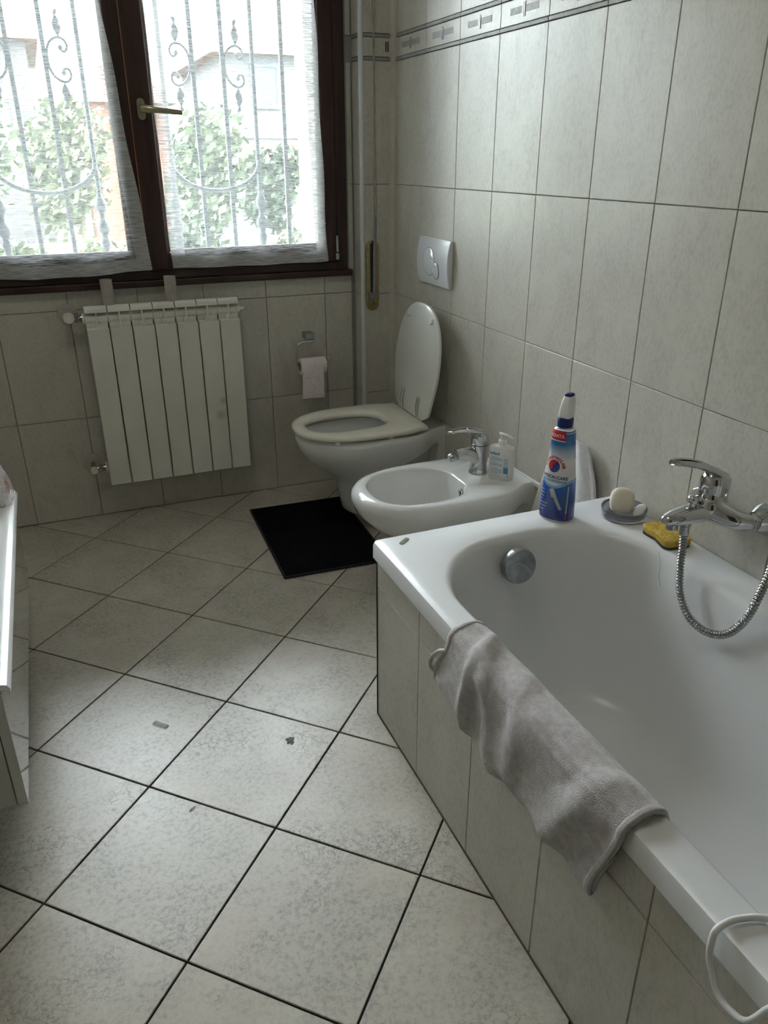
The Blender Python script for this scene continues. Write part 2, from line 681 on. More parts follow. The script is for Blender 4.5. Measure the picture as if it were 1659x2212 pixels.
for i in range(-9, 14):
    for j in range(-9, 14):
        g = .0021
        cen = F0 + FS * ((i + .5) * ei + (j + .5) * ej)
        if not (XL - .3 < cen.x < .3 and YB - .3 < cen.y < .3):
            continue
        h = FS / 2 - g
        poly = [tuple(cen + ei * a * h + ej * c * h) for a, c in ((-1, -1), (1, -1), (1, 1), (-1, 1))]
        for nx, ny, d in ((1, 0, 0), (-1, 0, -XL), (0, 1, 0), (0, -1, -YB)):
            poly = clip(poly, nx, ny, d) if poly else poly
        if len(poly) < 3:
            continue
        cx = sum(p[0] for p in poly) / len(poly)
        cy = sum(p[1] for p in poly) / len(poly)
        ins = []
        for p in poly:
            v = Vector((cx - p[0], cy - p[1]))
            if v.length < 1e-4:
                v = Vector((1e-4, 0))
            ins.append(tuple(Vector(p) + v.normalized() * .0016))
        b = MB()
        b.loft([[(p[0], p[1], -.008) for p in poly], [(p[0], p[1], -.0011) for p in poly], [(p[0], p[1], 0) for p in ins]])
        b.build('tile', M_FLOOR, floor, loc=(cx, cy, 0))

# right wall (toilet, bidet, bath)
b = MB()
b.box(.008, .14, YB - .1, .14, -.1, ZT + .1)
wall_right = tag(b.build('wall_right', G['grout_grey']), 'pale grey tiled wall behind toilet, bidet and bath', kind='structure')
YC = PIER_Y - .016
ys = [YC, -.3579] + [-.6049 - TW * k for k in range(13)]
ys[-1] = YB
rows = [(0, ZC), (ZC, ZB), (ZB, ZA), (ZA, ZD), (ZD, B1), (B1, B2), (B2, B3), (B3, B3 + .4125), (B3 + .4125, B3 + .825), (B3 + .825, ZT)]
deco = []
for z0, z1 in rows:
    strip = z1 - z0 < .02
    cols = list(zip(ys, ys[1:]))
    if z1 <= ZD + .001:
        cols = [(ys[0], ys[2])] + cols[2:]      # the corner pieces of the lower rows are double width
    for y0, y1 in cols:
        place_tile(wall_right, AX_RIGHT, (.008, (y0 + y1) / 2, (z0 + z1) / 2), y0 - y1, z1 - z0,
                   M_STRIP if strip else M_WALL, 'border_strip' if strip else ('border_tile' if (z0, z1) == (B1, B2) else 'tile'),
                   t=.010 if strip else .008, gap=.0017)
        if (z0, z1) == (B1, B2):
            deco.append((y0 + y1) / 2)

# wall with the window
b = MB()
W_OUT = .34
for x0, x1, z0, z1 in ((XL - .1, WX0, -.1, ZT + .1), (WX1, .14, -.1, ZT + .1), (WX0, WX1, -.1, WZ0 - .012), (WX0, WX1, WZ1, ZT + .1)):
    b.box(x0, x1, .008, W_OUT, z0, z1)
wall_window = tag(b.build('wall_window', G['grout_grey']), 'tiled wall under and around the window', kind='structure')
xs = [XL] + [-1.5035 - TW, -1.5035] + [-1.5035 + TW * k for k in range(1, 6)] + [PIER_X - .012]
for z0, z1 in ((0, ZC), (ZC, ZB), (ZB, WZ0 - .014)):
    for x0, x1 in zip(xs, xs[1:]):
        place_tile(wall_window, AX_WINDOW, ((x0 + x1) / 2, .008, (z0 + z1) / 2), x1 - x0, z1 - z0, M_WALL)
for z0, z1 in ((WZ0 - .014, ZA), (ZA, ZD), (B3, B3 + .4125), (B3 + .4125, ZT)):
    place_tile(wall_window, AX_WINDOW, ((XL + WX0) / 2 - .006, .008, (z0 + z1) / 2), WX0 - XL - .012, z1 - z0, M_WALL)
x0, x1 = WX0 - .006, WX1 + .006
for z0, z1 in ((WZ1 + .004, ZT),):
    for k in range(6):
        a0 = x0 + (x1 - x0) * k / 6
        a1 = x0 + (x1 - x0) * (k + 1) / 6
        place_tile(wall_window, AX_WINDOW, ((a0 + a1) / 2, .008, (z0 + z1) / 2), a1 - a0, z1 - z0, M_WALL)
for z0, z1 in ((WZ0 - .014, ZA), (ZA, ZD), (B3, B3 + .4125), (B3 + .4125, ZT)):
    place_tile(wall_window, AX_WINDOW, ((WX1 + PIER_X) / 2, .008, (z0 + z1) / 2), PIER_X - WX1 - .004, z1 - z0, M_WALL)
# grey sealing strip beside the frame
b = MB()
b.box(WX1 - .002, WX1 + .009, -.004, .004, WZ0, WZ1)
b.build('sealing_strip', G['silicone_grey'], wall_window)

# pier holding the shutter belt
b = MB()
b.box(PIER_X + .008, .008, PIER_Y + .008, .008, 0, ZT)
wall_pier = tag(b.build('wall_corner_pier', G['grout_grey']), 'narrow tiled pier between window and right wall', kind='structure')
for z0, z1 in rows:
    strip = z1 - z0 < .02
    nm = 'border_strip' if strip else ('border_tile' if (z0, z1) == (B1, B2) else 'tile')
    mm_ = M_STRIP if strip else M_WALL
    place_tile(wall_pier, AX_WINDOW, ((PIER_X + .010) / 2 - .005, PIER_Y + .008, (z0 + z1) / 2), -PIER_X - .028, z1 - z0, mm_, nm, t=.010 if strip else .008)
    place_tile(wall_pier, AX_RIGHT, (PIER_X + .008, (PIER_Y + .006) / 2, (z0 + z1) / 2), -PIER_Y - .016, z1 - z0, mm_, nm, t=.010 if strip else .008)
# rounded metal-white edge profile on the pier, quarter-round in the corner
b = MB()
b.tube([(PIER_X + .007, PIER_Y + .007, 0), (PIER_X + .007, PIER_Y + .007, ZT)], .0095, 16)
tag(b.build('trim_1', mat('trim_pvc', (.66, .68, .70), .35), None, 60), 'white rounded vertical edge profile on the pier corner', kind='structure')
b = MB()
pr = []
for k in range(9):
    a = math.pi / 2 * k / 8
    pr.append((.010 - .021 + .021 * (1 - math.cos(a)) + .0, PIER_Y - .0 - .021 * (1 - math.sin(a)) + .0))
pts0 = [(.004, PIER_Y + .004)] + [(-.022 + .022 * math.sin(a_), PIER_Y - .022 + .022 * math.cos(a_)) for a_ in [math.pi / 2 * k / 8 for k in range(9)]]
# concave quarter-round: the arc bows toward the corner
pts0 = [(.004, PIER_Y + .004), (-.020, PIER_Y)] + [(-.020 + .020 * math.sin(math.pi / 2 * k / 8), PIER_Y - .020 + .020 * math.cos(math.pi / 2 * k / 8)) for k in range(1, 8)] + [(0, PIER_Y - .020)]
b.loft([[(x, y, 0) for x, y in pts0], [(x, y, ZT) for x, y in pts0]])
tag(b.build('trim_2', M_WALL, None, 50), 'concave tile trim running up the inner corner', kind='structure')

# border decoration: matt inlay bar and two thin pewter lines on every listel
for yc in deco:
    b = MB()
    b.box(-.0006, .001, yc - .072, yc + .072, 1.6895, 1.7065)
    b.build('border_inlay', M_STRIP, wall_right)
    for dy in (-.0035, .0035):
        b = MB()
        b.box(-.0022, .001, yc + dy - .0018, yc + dy + .0018, 1.680, 1.7145)
        b.build('border_line', mat('pewter', (.50, .49, .46), .3, .8) if 'pewter' not in G else G['pewter'], wall_right, bevel=.0006)
for dx in (-.0045, .0035):
    b = MB()
    b.box(-.030 + dx - .0018, -.030 + dx + .0018, PIER_Y - .0020, PIER_Y + .001, 1.682, 1.714)
    b.build('border_line', G['ink_black'], wall_pier)

# unseen sides of the room
b = MB()
b.box(XL - .14, XL, YB - .1, .14, -.1, ZT + .1)
wall_left = tag(b.build('wall_left', M_WALL), 'tiled wall behind the washbasin cabinet', kind='structure')
b = MB()
b.box(XL - .1, .1, YB - .14, YB, -.1, ZT + .1)
wall_back = tag(b.build('wall_back', M_WALL), 'tiled wall opposite the window', kind='structure')
b = MB()
b.box(XL - .1, .1, YB - .1, .14, ZT, ZT + .14)
tag(b.build('ceiling', G['paint_white']), 'white painted ceiling', kind='structure')
b = MB()
b.box(-1.75, -.95, YB, YB + .03, 0, 2.05)
# added fill light: round ceiling fitting out of view, lifts the room's shadows
lamp = empty('fill_lamp', (-1.15, -1.75, ZT), 'added round fill lamp on the ceiling, out of view', 'lamp')
b_ = MB()
b_.lathe([(.19, 0), (.19, -.03), (.17, -.035)], None, 40)
b_.build('fill_lamp_base', G['chrome_dull'], lamp, 40)
b_ = MB()
b_.lathe([(.21, -.028), (.225, -.045), (.215, -.075), (.16, -.100), (.08, -.112), (.004, -.115)], None, 44)
lm = mat('fill_lamp_glow', (.9, .9, .88), .4)
lm.node_tree.nodes['Principled BSDF'].inputs['Emission Color'].default_value = (1.0, .95, .87, 1)
lm.node_tree.nodes['Principled BSDF'].inputs['Emission Strength'].default_value = FILL_LAMP
b_.build('fill_lamp_shade', lm, lamp, 50)
door = tag(b.build('door_1', G['wood_dark'], bevel=.003), 'dark wooden door in the back wall', kind='structure')
b = MB()
b.cyl((-1.02, YB + .03, 1.0), (-1.02, YB + .08, 1.0), .010)
b.cyl((-1.02, YB + .075, 1.0), (-1.14, YB + .075, 1.0), .009)
b.build('handle', G['brass_handle'], door, 50)

# ------------------------------------------------------------------ window
window = empty('window_1', (-.925, 0, WZ0), 'dark brown two-leaf wooden window above the radiator', kind='structure')
wloc = local(window)


def wbox(name, x0, x1, y0, y1, z0, z1, m, parent=window, bevel=.003, extra=None):
    b = MB()
    b.box(x0, x1, y0, y1, z0, z1, wloc)
    if extra:
        for e in extra:
            b.box(*e, wloc)
    return b.build(name, m, parent, bevel=bevel)


D, DH = G['wood_dark'], G['wood_dark_h']
# outer frame: jambs with a stepped inner rebate, head and bottom rail
wbox('frame_jamb', WX1 - .047, WX1, -.014, .065, WZ0 + .012, WZ1, D, extra=[(WX1 - .060, WX1 - .046, .000, .065, WZ0 + .012, WZ1)])
wbox('frame_jamb', WX0, WX0 + .047, -.014, .065, WZ0 + .012, WZ1, D, extra=[(WX0 + .046, WX0 + .060, .000, .065, WZ0 + .012, WZ1)])
wbox('frame_head', WX0 + .047, WX1 - .047, -.014, .065, WZ1 - .05, WZ1, DH)
wbox('frame_bottom_rail', WX0 + .047, WX1 - .047, -.014, .065, WZ0 + .012, WZ0 + .045, DH)
# ledge board
wbox('window_board', WX0 - .015, WX1 + .016, -.030, .060, WZ0 - .012, WZ0 + .012, DH, bevel=.004)
XM = -.925
zb, zt = WZ0 + .047, WZ1 - .052
for side in (-1, 1):
    sash = empty('sash', (0, 0, 0))
    sash.parent = window
    if side > 0:
        s0, s1, st0, st1 = -.956, WX1 - .049, .074, .058
    else:
        s0, s1, st0, st1 = WX0 + .049, -.958, .058, .052
    # stiles and rails
    wbox('stile', s0, s0 + st0, -.028, .040, zb, zt, D, sash, .004)
    wbox('stile', s1 - st1, s1, -.028, .040, zb, zt, D, sash, .004)
    wbox('rail', s0 + st0, s1 - st1, -.026, .040, zb, zb + .058, DH, sash, .004)
    wbox('rail', s0 + st0, s1 - st1, -.026, .040, zt - .058, zt, DH, sash, .004)
    # glazing bead
    b = MB()
    g0, g1, h0, h1 = s0 + st0, s1 - st1, zb + .058, zt - .058
    for e in ((g0, g0 + .012, h0, h1), (g1 - .012, g1, h0, h1), (g0 + .012, g1 - .012, h0, h0 + .012), (g0 + .012, g1 - .012, h1 - .012, h1)):
        b.box(e[0], e[1], -.012, .004, e[2], e[3], wloc)
    b.build('glazing_bead', D, sash, bevel=.003)
    b = MB()
    b.box(g0, g1, .006, .010, h0, h1, wloc)
    b.build('pane', G['pane_glass'], sash)
    if side > 0:
        # cover moulding with its edge highlight painted as a lighter strip, black gasket beside it
        b = MB()
        b.box(-.966, -.9575, -.026, .02, zb, zt, wloc)
        b.build('gasket', G['seal_black'], sash)
        b = MB()
        b.box(-.9575, -.9545, -.0295, -.020, zb, zt, wloc)
        b.build('edge_highlight', mat('wood_highlight', (.30, .13, .07), .45), sash)
        # handle: oval rose, neck and lever
        b = MB()
        rose = rrect(0, 0, .0125, .034, .0124, 10, 3)
        Mr = wloc @ Matrix.Translation((-.919, -.028, 1.483)) @ AX_WINDOW.to_4x4()
        b.prism(rose, .008, Mr)
        hnd = b.build('handle', G['brass_handle'], sash, bevel=.002)
        b = MB()
        prf = []
        for t in range(13):
            u = t / 12
            xx = -.926 + u * .138
            zz = 1.4835 - .011 * u
            yy = -.062 - .012 * math.sin(min(1, u * 3) * math.pi / 2)
            hh = .0115 - .0035 * u + (.002 if u < .3 else 0)
            dd = .0085 - .003 * u
            prf.append([wloc @ Vector((xx, yy + dd * math.cos(a_), zz + hh * math.sin(a_))) for a_ in [2 * math.pi * k / 16 for k in range(16)]])
        b.loft(prf)
        b.cyl(wloc @ Vector((-.912, -.032, 1.483)), wloc @ Vector((-.912, -.066, 1.483)), .0105, .011, 20)
        b.build('lever', G['brass_handle'], hnd, 50)
    # hinges
    hx = WX1 - .052 if side > 0 else WX0 + .052
    for hz in (1.0,) + ((2.05,) if True else ()):
        b = MB()
        b.tube([wloc @ Vector((hx, -.034, hz - .012)), wloc @ Vector((hx, -.034, hz + .050))], .0065, 12)
        b.box(hx - .006, hx + .004, -.034, -.02, hz - .01, hz + .045, wloc)
        hg = b.build('hinge', G['chrome_dull'], sash, 40)
        b = MB()
        b.box(hx - .009, hx + .007, -.040, -.026, hz - .042, hz - .016, wloc)
        b.build('hinge_foot', G['chrome_dull'], hg, bevel=.003)

# exterior reveal: rendered cheeks, stone sill and the roller-shutter guide rails
for sx in (-1, 1):
    xw = WX1 if sx > 0 else WX0
    b = MB()
    xa, xb = sorted((xw - sx * .075, xw + sx * .02))
    b.box(xa, xb, .235, W_OUT + .03, WZ0 - .05, WZ1 + .05)
    b.build('shutter_guide', G['rail_grey'], wall_window, bevel=.004)
    b = MB()
    xa, xb = sorted((xw - sx * .085, xw + sx * .02))
    b.box(xa, xb, .070, .230, WZ0 - .05, WZ1 + .05)
    b.build('reveal_cheek', G['render_pink'], wall_window)
b = MB()
b.box(WX0 - .05, WX1 + .05, .065, W_OUT + .06, WZ0 - .04, WZ0 + .02)
b.build('stone_sill', G['stone_sill'], wall_window, bevel=.005)

# ------------------------------------------------------------------ curtains
def curtain(xa_t, xa_b, xb_t, xb_b, label, seed, sag):
    zt_, zb_ = 2.07, .958
    root = empty('curtain', ((xa_b + xb_b) / 2, -.045, zb_), label, 'curtain', 'sheer curtains on the window leaves')
    lo = local(root)

    def pos(u, v, off=0.0):
        # v: 0 top .. 1 bottom
        z = zt_ + (zb_ - zt_) * v
        k = max(0.0, (1.83 - z) / (1.83 - zb_))
        xa = xa_t + (xa_b - xa_t) * k
        xb = xb_t + (xb_b - xb_t) * k
        x = xa + (xb - xa) * u
        w = math.sin(u * 19 + seed) * .5 + math.sin(u * 31 + seed * 2.3) * .3
        y = -.036 - .0035 * w * (.4 + v)
        y -= .011 * smoothstep(.86, 1, v) * (1 + math.sin(u * math.pi * 6 + seed * 1.7))
        z += sag(u) * smoothstep(.6, 1, v)
        edge = .006 * math.sin(v * 17 + seed)
        if u < .02 or u > .98:
            x += edge * .5
        return lo @ Vector((x, y + off, z))

    wd = xb_b - xa_b
    hs, hb = .050 / wd, .042 / (zt_ - zb_)
    b = MB()
    b.grid(lambda u, v: pos(u, v), 48, 90)
    b.build('panel', G['curtain_sheer'], root, 80)
    for u0, u1 in ((0, hs), (1 - hs, 1)):
        b = MB()
        b.grid(lambda u, v: pos(u0 + (u1 - u0) * u, v * (1 - hb), -.0012), 4, 80)
        b.build('side_hem', G['curtain_hem'], root, 80)
    b = MB()
    b.grid(lambda u, v: pos(u, 1 - hb + hb * v, -.0012), 48, 4)
    b.build('bottom_hem', G['curtain_hem'], root, 80)
    # rod pocket and thin rod at the top
    b = MB()
    b.tube([lo @ Vector((xa_t - .02, -.036, 2.072)), lo @ Vector((xb_t + .02, -.036, 2.072))], .005, 10)
    b.build('curtain_rod', G['brass_handle'], root, 50)
    return root


curtain(-1.60, -1.60, -1.014, -.946, 'sheer white slub curtain on the left window leaf, handle side free', .6, lambda u: -.014 * math.sin(math.pi * u))
curtain(-.878, -.872, -.286, -.264, 'sheer white slub curtain on the right window leaf, beside the hinges', 2.1, lambda u: -.004 * math.sin(math.pi * u * .8))

# ------------------------------------------------------------------ iron grille outside
gr = empty('window_grille', (-.925, .25, .93), 'grey wrought iron grille with scrolls outside the window', 'window grille')
gl = local(gr)
GY = .25
IR = G['iron_grille']
bars = [-1.545, -1.428, -1.310, -1.193, -1.076, -.935, -.795, -.680, -.566, -.450, -.335]
for x in bars:
    spindle = min(abs(x - q) for q in (-1.428, -1.076, -.795, -.450)) < .01
    b = MB()
    if spindle:
        pts, rad = [], []
        for k in range(61):
            z = .93 + k * (2.17 - .93) / 60
            r = .0085
            for zc, a in ((1.085, .020), (1.165, .017), (1.03, .013)):
                r = max(r, .006 + a * math.exp(-((z - zc) / .026) ** 2))
            pts.append(gl @ Vector((x, GY, z)))
            rad.append(r)
        b.tube(pts, rad, 10)
    else:
        b.box(x - .0075, x + .0075, GY - .0075, GY + .0075, .93, 2.17, gl)
    b.build('bar', IR, gr, 50)
for z in (.945, 2.14):
    b = MB()
    b.box(WX0, WX1, GY - .005, GY + .005, z - .012, z + .012, gl)
    b.build('cross_rail', IR, gr)
for xc, hw in ((-1.252, .176), (-.6225, .1725)):
    b = MB()
    b.tube([gl @ Vector((xc + hw * math.cos(a_), GY - .012, 1.32 + .108 * math.sin(a_))) for a_ in [math.pi + math.pi * k / 24 for k in range(25)]], .008, 8)
    b.build('arc', IR, gr, 50)


def scroll(xbar, s):
    """C-scroll touching the bar with a leaf finial above and below; s: side of the bar it sits on"""
    cx = xbar + s * .050
    pts = []
    # upper curl
    for k in range(22):
        a = -math.pi * .5 - k * .28
        r = .006 + k * .0009
        pts.append((cx + s * (.006 + r * math.cos(a)), 1.690 + r * math.sin(a)))
    up = [(cx + s * .002, 1.716), (cx - s * .022, 1.706), (cx - s * .037, 1.682), (cx - s * .041, 1.650), (cx - s * .037, 1.618), (cx - s * .022, 1.592), (cx + s * .004, 1.578), (cx + s * .024, 1.586), (cx + s * .030, 1.604), (cx + s * .022, 1.620), (cx + s * .008, 1.617), (cx + s * .006, 1.607)]
    curl = [(cx + s * .006, 1.685), (cx + s * .009, 1.676), (cx + s * .021, 1.674), (cx + s * .029, 1.690), (cx + s * .022, 1.708)]
    path = catmull([gl @ Vector((p[0], GY, p[1])) for p in curl + up], 6)
    b = MB()
    b.tube(path, .0045, 8)
    b.sphere(path[0], .0085, n=10, m=6)
    b.sphere(path[-1], .0085, n=10, m=6)
    o = b.build('scroll', IR, gr, 50)
    for zz, d in ((1.716, 1), (1.576, -1)):
        b = MB()
        L_ = [(0, 0), (.012, .020), (.014, .034), (.008, .042), (.011, .052), (.002, .066), (.010, .080), (.004, .086), (-.006, .078), (-.004, .062), (-.014, .044), (-.012, .026)]
        poly = [(cx + s * .004 + s * p[0] * d, zz + d * p[1]) for p in L_]
        b.loft([[gl @ Vector((p[0], GY - .003, p[1])) for p in poly], [gl @ Vector((p[0], GY + .003, p[1])) for p in poly]])
        b.build('leaf', IR, o)


scroll(-1.193, 1)
scroll(-1.310, -1)
scroll(-.680, -1)
scroll(-.566, 1)

# ------------------------------------------------------------------ radiator
rad = empty('radiator', (-.931, 0, .168), 'white aluminium seven-section radiator under the window', 'radiator')
rl = local(rad)
RX0, RP, RN = -1.2100, .0797, 7
EN = G['radiator_enamel']


def section_parts(k):
    x0 = RX0 + RP * k
    xc = x0 + RP / 2
    w = RP / 2 - .0021
    sec = MB()
    # column, back plate and headers
    sec.box(xc - .012, xc + .012, -.110, -.045, .185, .79, rl)
    sec.box(xc - w, xc + w, -.048, -.044, .19, .82, rl)
    sec.cyl(rl @ Vector((x0 + .0005, -.078, .802)), rl @ Vector((x0 + RP - .0005, -.078, .802)), .021, n=20)
    sec.cyl(rl @ Vector((x0 + .0005, -.078, .232)), rl @ Vector((x0 + RP - .0005, -.078, .232)), .021, n=20)
    s = sec.build('section', EN, rad, 40)
    # front panel
    b = MB()
    b.box(xc - w, xc + w, -.122, -.098, .168, .772, rl)
    b.build('front_panel', G['radiator_stained'] if k == 5 else EN, s, bevel=.003, segs=3)
    # recessed inner louvre behind the top of the front panel
    b = MB()
    b.box(xc - w, xc + w, -.094, -.090, .70, .806, rl)
    b.build('inner_louvre', EN, s, bevel=.002)
    # top deck, curved down at the front
    b = MB()
    prof = [(-.046, .838), (-.060, .844), (-.086, .848), (-.101, .846), (-.108, .838), (-.109, .826), (-.106, .826), (-.104, .836), (-.098, .842), (-.086, .844), (-.060, .840), (-.046, .834)]
    b.loft([[rl @ Vector((xc - w, p[0], p[1])) for p in prof], [rl @ Vector((xc + w, p[0], p[1])) for p in prof]])
    b.build('top_deck', EN, s, 50)
    # central fin joining deck and panel
    b = MB()
    fin = [(-.120, .768), (-.106, .768), (-.092, .80), (-.09, .842), (-.107, .836), (-.112, .80)]
    b.loft([[rl @ Vector((xc - .0028, p[0], p[1])) for p in fin], [rl @ Vector((xc + .0028, p[0], p[1])) for p in fin]])
    b.box(xc - .007, xc + .007, -.121, -.114, .766, .776, rl)
    b.build('fin', EN, s, bevel=.0012)
    return s


for k in range(RN):
    section_parts(k)
# smudge on two front panels
# valves on the left, air vent on the right
for zz, r, head in ((.812, .020, True), (.228, .016, False)):
    b = MB()
    Mx = rl @ Matrix.Translation((-1.262, .0, zz)) @ AX_WINDOW.to_4x4()
    b.lathe([(.002, 0), (.036, 0), (.036, .004), (.031, .008), (.022, .009), (.020, .013), (.013, .014)], Mx, 28)
    b.build('wall_rosette', G['rosette_beige'], rad, 40)
    b = MB()
    b.tube([rl @ Vector((-1.262, -.010, zz)), rl @ Vector((-1.262, -.06, zz)), rl @ Vector((-1.262, -.078, zz))], .0095, 14)
    b.tube([rl @ Vector((-1.262, -.078, zz)), rl @ Vector((-1.212, -.078, zz + (.232 - .228 if not head else -.010)))], .010, 14)
    b.lathe([(.014, 0), (.0165, .002), (.0165, .012), (.014, .014)], rl @ Matrix.Translation((-1.243, -.078, zz - (.004 if head else 0))) @ Matrix.Rotation(math.pi / 2, 4, 'Y'), 6)
    b.lathe([(.011, 0), (.013, .001), (.013, .007), (.011, .008)], rl @ Matrix.Translation((-1.224, -.078, zz - (.006 if head else -.002))) @ Matrix.Rotation(math.pi / 2, 4, 'Y'), 12)
    v = b.build('valve', G['chrome_dull'], rad, 35)
    b = MB()
    Mx = rl @ Matrix.Translation((-1.262, -.078, zz)) @ AX_WINDOW.to_4x4()
    if head:
        b.lathe([(.012, 0), (.0175, .004), (.0195, .010), (.0195, .022), (.0175, .026), (.013, .026), (.012, .0235), (.002, .0235)], Mx, 28)
    else:
        b.lathe([(.010, 0), (.0135, .003), (.0135, .022), (.011, .025), (.002, .0255)], Mx, 24)
    b.build('valve_cap', G['plastic_ivory'], v, 40)
for zz in (.802, .232):
    b = MB()
    b.lathe([(.021, 0), (.021, .006), (.017, .007), (.010, .007)], rl @ Matrix.Translation((RX0 - .007, -.078, zz)) @ Matrix.Rotation(math.pi / 2, 4, 'Y'), 24)
    b.build('bush', EN, rad, 40)
b = MB()
b.lathe([(.018, 0), (.018, .006), (.010, .007), (.008, .010), (.0065, .018), (.0065, .024), (.003, .025)], rl @ Matrix.Translation((RX0 + RP * RN, -.078, .802)) @ Matrix.Rotation(math.pi / 2, 4, 'Y'), 20)
b.build('air_vent', G['plastic_white'], rad, 40)
# wall brackets
for x in (-1.13, -.73):
    b = MB()
    b.box(x - .008, x + .008, -.075, .0, .775, .781, rl)
    b.build('bracket', EN, rad)

# two empty cardboard cores standing on the radiator
for x, yv, lab in ((-1.118, -.074, 'grey cardboard tube standing on the radiator near its valve end'), (-.8935, -.074, 'grey cardboard tube standing on the radiator below the window handle')):
    b = MB()
    z0 = .8475
    ring = []
    for r, z in ((.0200, 0), (.0200, .088), (.0215, .088), (.0215, 0)):
        ring.append([(r * math.cos(2 * math.pi * k / 32), r * math.sin(2 * math.pi * k / 32), z) for k in range(32)])
    ring.append(ring[0])
    b.loft(ring, cap0=False, cap1=False)
    o = b.build('cardboard_tube', G['cardboard_grey'], None, 40)
    o.location = (x, yv, z0)
    tag(o, lab, 'cardboard tube', 'cardboard tubes on the radiator')

# ------------------------------------------------------------------ toilet roll holder and roll
th = empty('toilet_roll_holder', (-.352, 0, .66), 'chrome toilet roll holder with bent rod on the window wall', 'roll holder')
tl_ = local(th)
CH = G['chrome']
b = MB()
b.box(-.375, -.337, -.052, 0, .652, .678, tl_)
b.build('mount', G['chrome_dull'], th, bevel=.002)
b = MB()
rod = catmull([(-.345, -.050, .645), (-.372, -.052, .645), (-.398, -.054, .643), (-.413, -.056, .632), (-.417, -.058, .610), (-.417, -.060, .575), (-.415, -.060, .556), (-.404, -.060, .549), (-.36, -.060, .549), (-.31, -.060, .549), (-.288, -.060, .552), (-.277, -.060, .565), (-.276, -.060, .588)], 6)
b.tube([tl_ @ p for p in rod], .0042, 12)
b.build('rod', CH, th, 60)
b = MB()
b.box(-.366, -.338, -.0535, -.046, .641, .652, tl_)
b.build('rod_clip', G['chrome_dull'], th, bevel=.001)

tr_ = empty('toilet_roll', (-.352, -.06, .42), 'nearly finished pink patterned toilet roll with a hanging sheet', 'toilet roll')
rl2 = local(tr_)
RC, RR, RI = (-.060, .546), .034, .020
x0, x1 = -.408, -.300
b = MB()
rings = []
for x, r in ((x0, RI), (x0, RR), (x1, RR), (x1, RI)):
    rings.append([rl2 @ Vector((x, RC[0] + r * math.cos(a_), RC[1] + r * math.sin(a_))) for a_ in [2 * math.pi * k / 40 for k in range(40)]])
rings.append(rings[0])
b.loft(rings, cap0=False, cap1=False)
b.build('roll', G['paper_pink'], tr_, 50)
b = MB()
rings = []
for x, r in ((x0 - .0005, RI - .002), (x0 - .0005, RI), (x1 + .0005, RI), (x1 + .0005, RI - .002)):
    rings.append([rl2 @ Vector((x, RC[0] + r * math.cos(a_), RC[1] + r * math.sin(a_))) for a_ in [2 * math.pi * k / 32 for k in range(32)]])
rings.append(rings[0])
b.loft(rings, cap0=False, cap1=False)
b.build('core', G['cardboard_grey'], tr_, 50)
b = MB()
sx0, sx1 = -.4085, -.316


def sheet_path(v):
    """over the roll and down its front"""
    if v < .25:
        a = math.pi * (.55 + .45 * v / .25)
        return RC[0] + (RR + .0012) * math.cos(a), RC[1] + (RR + .0012) * math.sin(a)
    t = (v - .25) / .75
    return RC[0] - RR - .0012 - .003 * math.sin(t * 3), RC[1] - t * .130


def sheet(u, v):
    y, z = sheet_path(v)
    tap = .004 * smoothstep(.3, 1, v)
    return rl2 @ Vector((sx0 - tap * (1 - u) + (sx1 - sx0) * u, y - .0012 * math.sin(u * 5 + v * 3), z))


b.grid(sheet, 14, 40)
sh = b.build('hanging_sheet', G['paper_pink'], tr_, 70, solid=.0006)
# printed curls on the sheet
b = MB()


def print_line(uv):
    pts = [sheet(max(.02, min(.98, u)), max(.02, min(.99, v))) + Vector((0, -.0008, 0)) for u, v in uv]
    for p, q in zip(pts, pts[1:]):
        d = q - p
        n = Vector((-d.z, 0, d.x))
        if n.length < 1e-6:
            continue
        n = n.normalized() * .00045
        b.add([p - n, p + n, q + n, q - n], [(0, 1, 2, 3)])


for uc, vc, ru, rv, a0, a1 in ((.5, .12, .14, .10, 0, 6.2), (.8, .2, .16, .12, 1, 5), (.25, .3, .25, .12, 0, 3), (.5, .53, .2, .07, 2.6, 7), (.85, .55, .13, .08, 1.5, 5), (.2, .6, .2, .14, 4, 7), (.35, .75, .2, .1, 5, 8.5), (.68, .83, .17, .09, .5, 5.5), (.3, .95, .3, .15, 0, 1.7), (.7, .98, .25, .06, 3, 6), (.15, .42, .15, .06, 0, 4)):
    print_line([(uc + ru * math.cos(a0 + (a1 - a0) * k / 16), vc + rv * math.sin(a0 + (a1 - a0) * k / 16)) for k in range(17)])
b.build('printed_curls', G['print_rose'], sh)

# ------------------------------------------------------------------ shutter belt winder on the pier
wd_ = empty('shutter_winder', (-.097, PIER_Y, .759), 'brass shutter belt winder on the corner pier', 'shutter winder')
wl_ = local(wd_)
b = MB()
pl = rrect(0, 0, .0270, .1360, .0268, 12, 6)
b.prism(pl, .012, wl_ @ Matrix.Translation((-.097, PIER_Y, .895)) @ AX_WINDOW.to_4x4())
b.build('cover_plate', G['brass_old'], wd_, bevel=.005, segs=3)
b = MB()
b.box(-.107, -.082, PIER_Y - .0135, PIER_Y - .004, .812, 1.02, wl_)
b.build('belt_slot', G['gap_dark'], wd_)
b = MB()
b.box(-.114, -.080, PIER_Y - .0165, PIER_Y - .008, .806, .832, wl_)
b.build('belt_guide', G['chrome_dull'], wd_, bevel=.002)
b = MB()
b.cyl(wl_ @ Vector((-.093, PIER_Y - .010, .789)), wl_ @ Vector((-.093, PIER_Y - .0128, .789)), .0035, n=14)
b.build('screw_hole', G['gap_dark'], wd_)
b = MB()
b.box(-.1235, -.0975, PIER_Y - .0127, PIER_Y - .0122, .828, .8295, wl_)
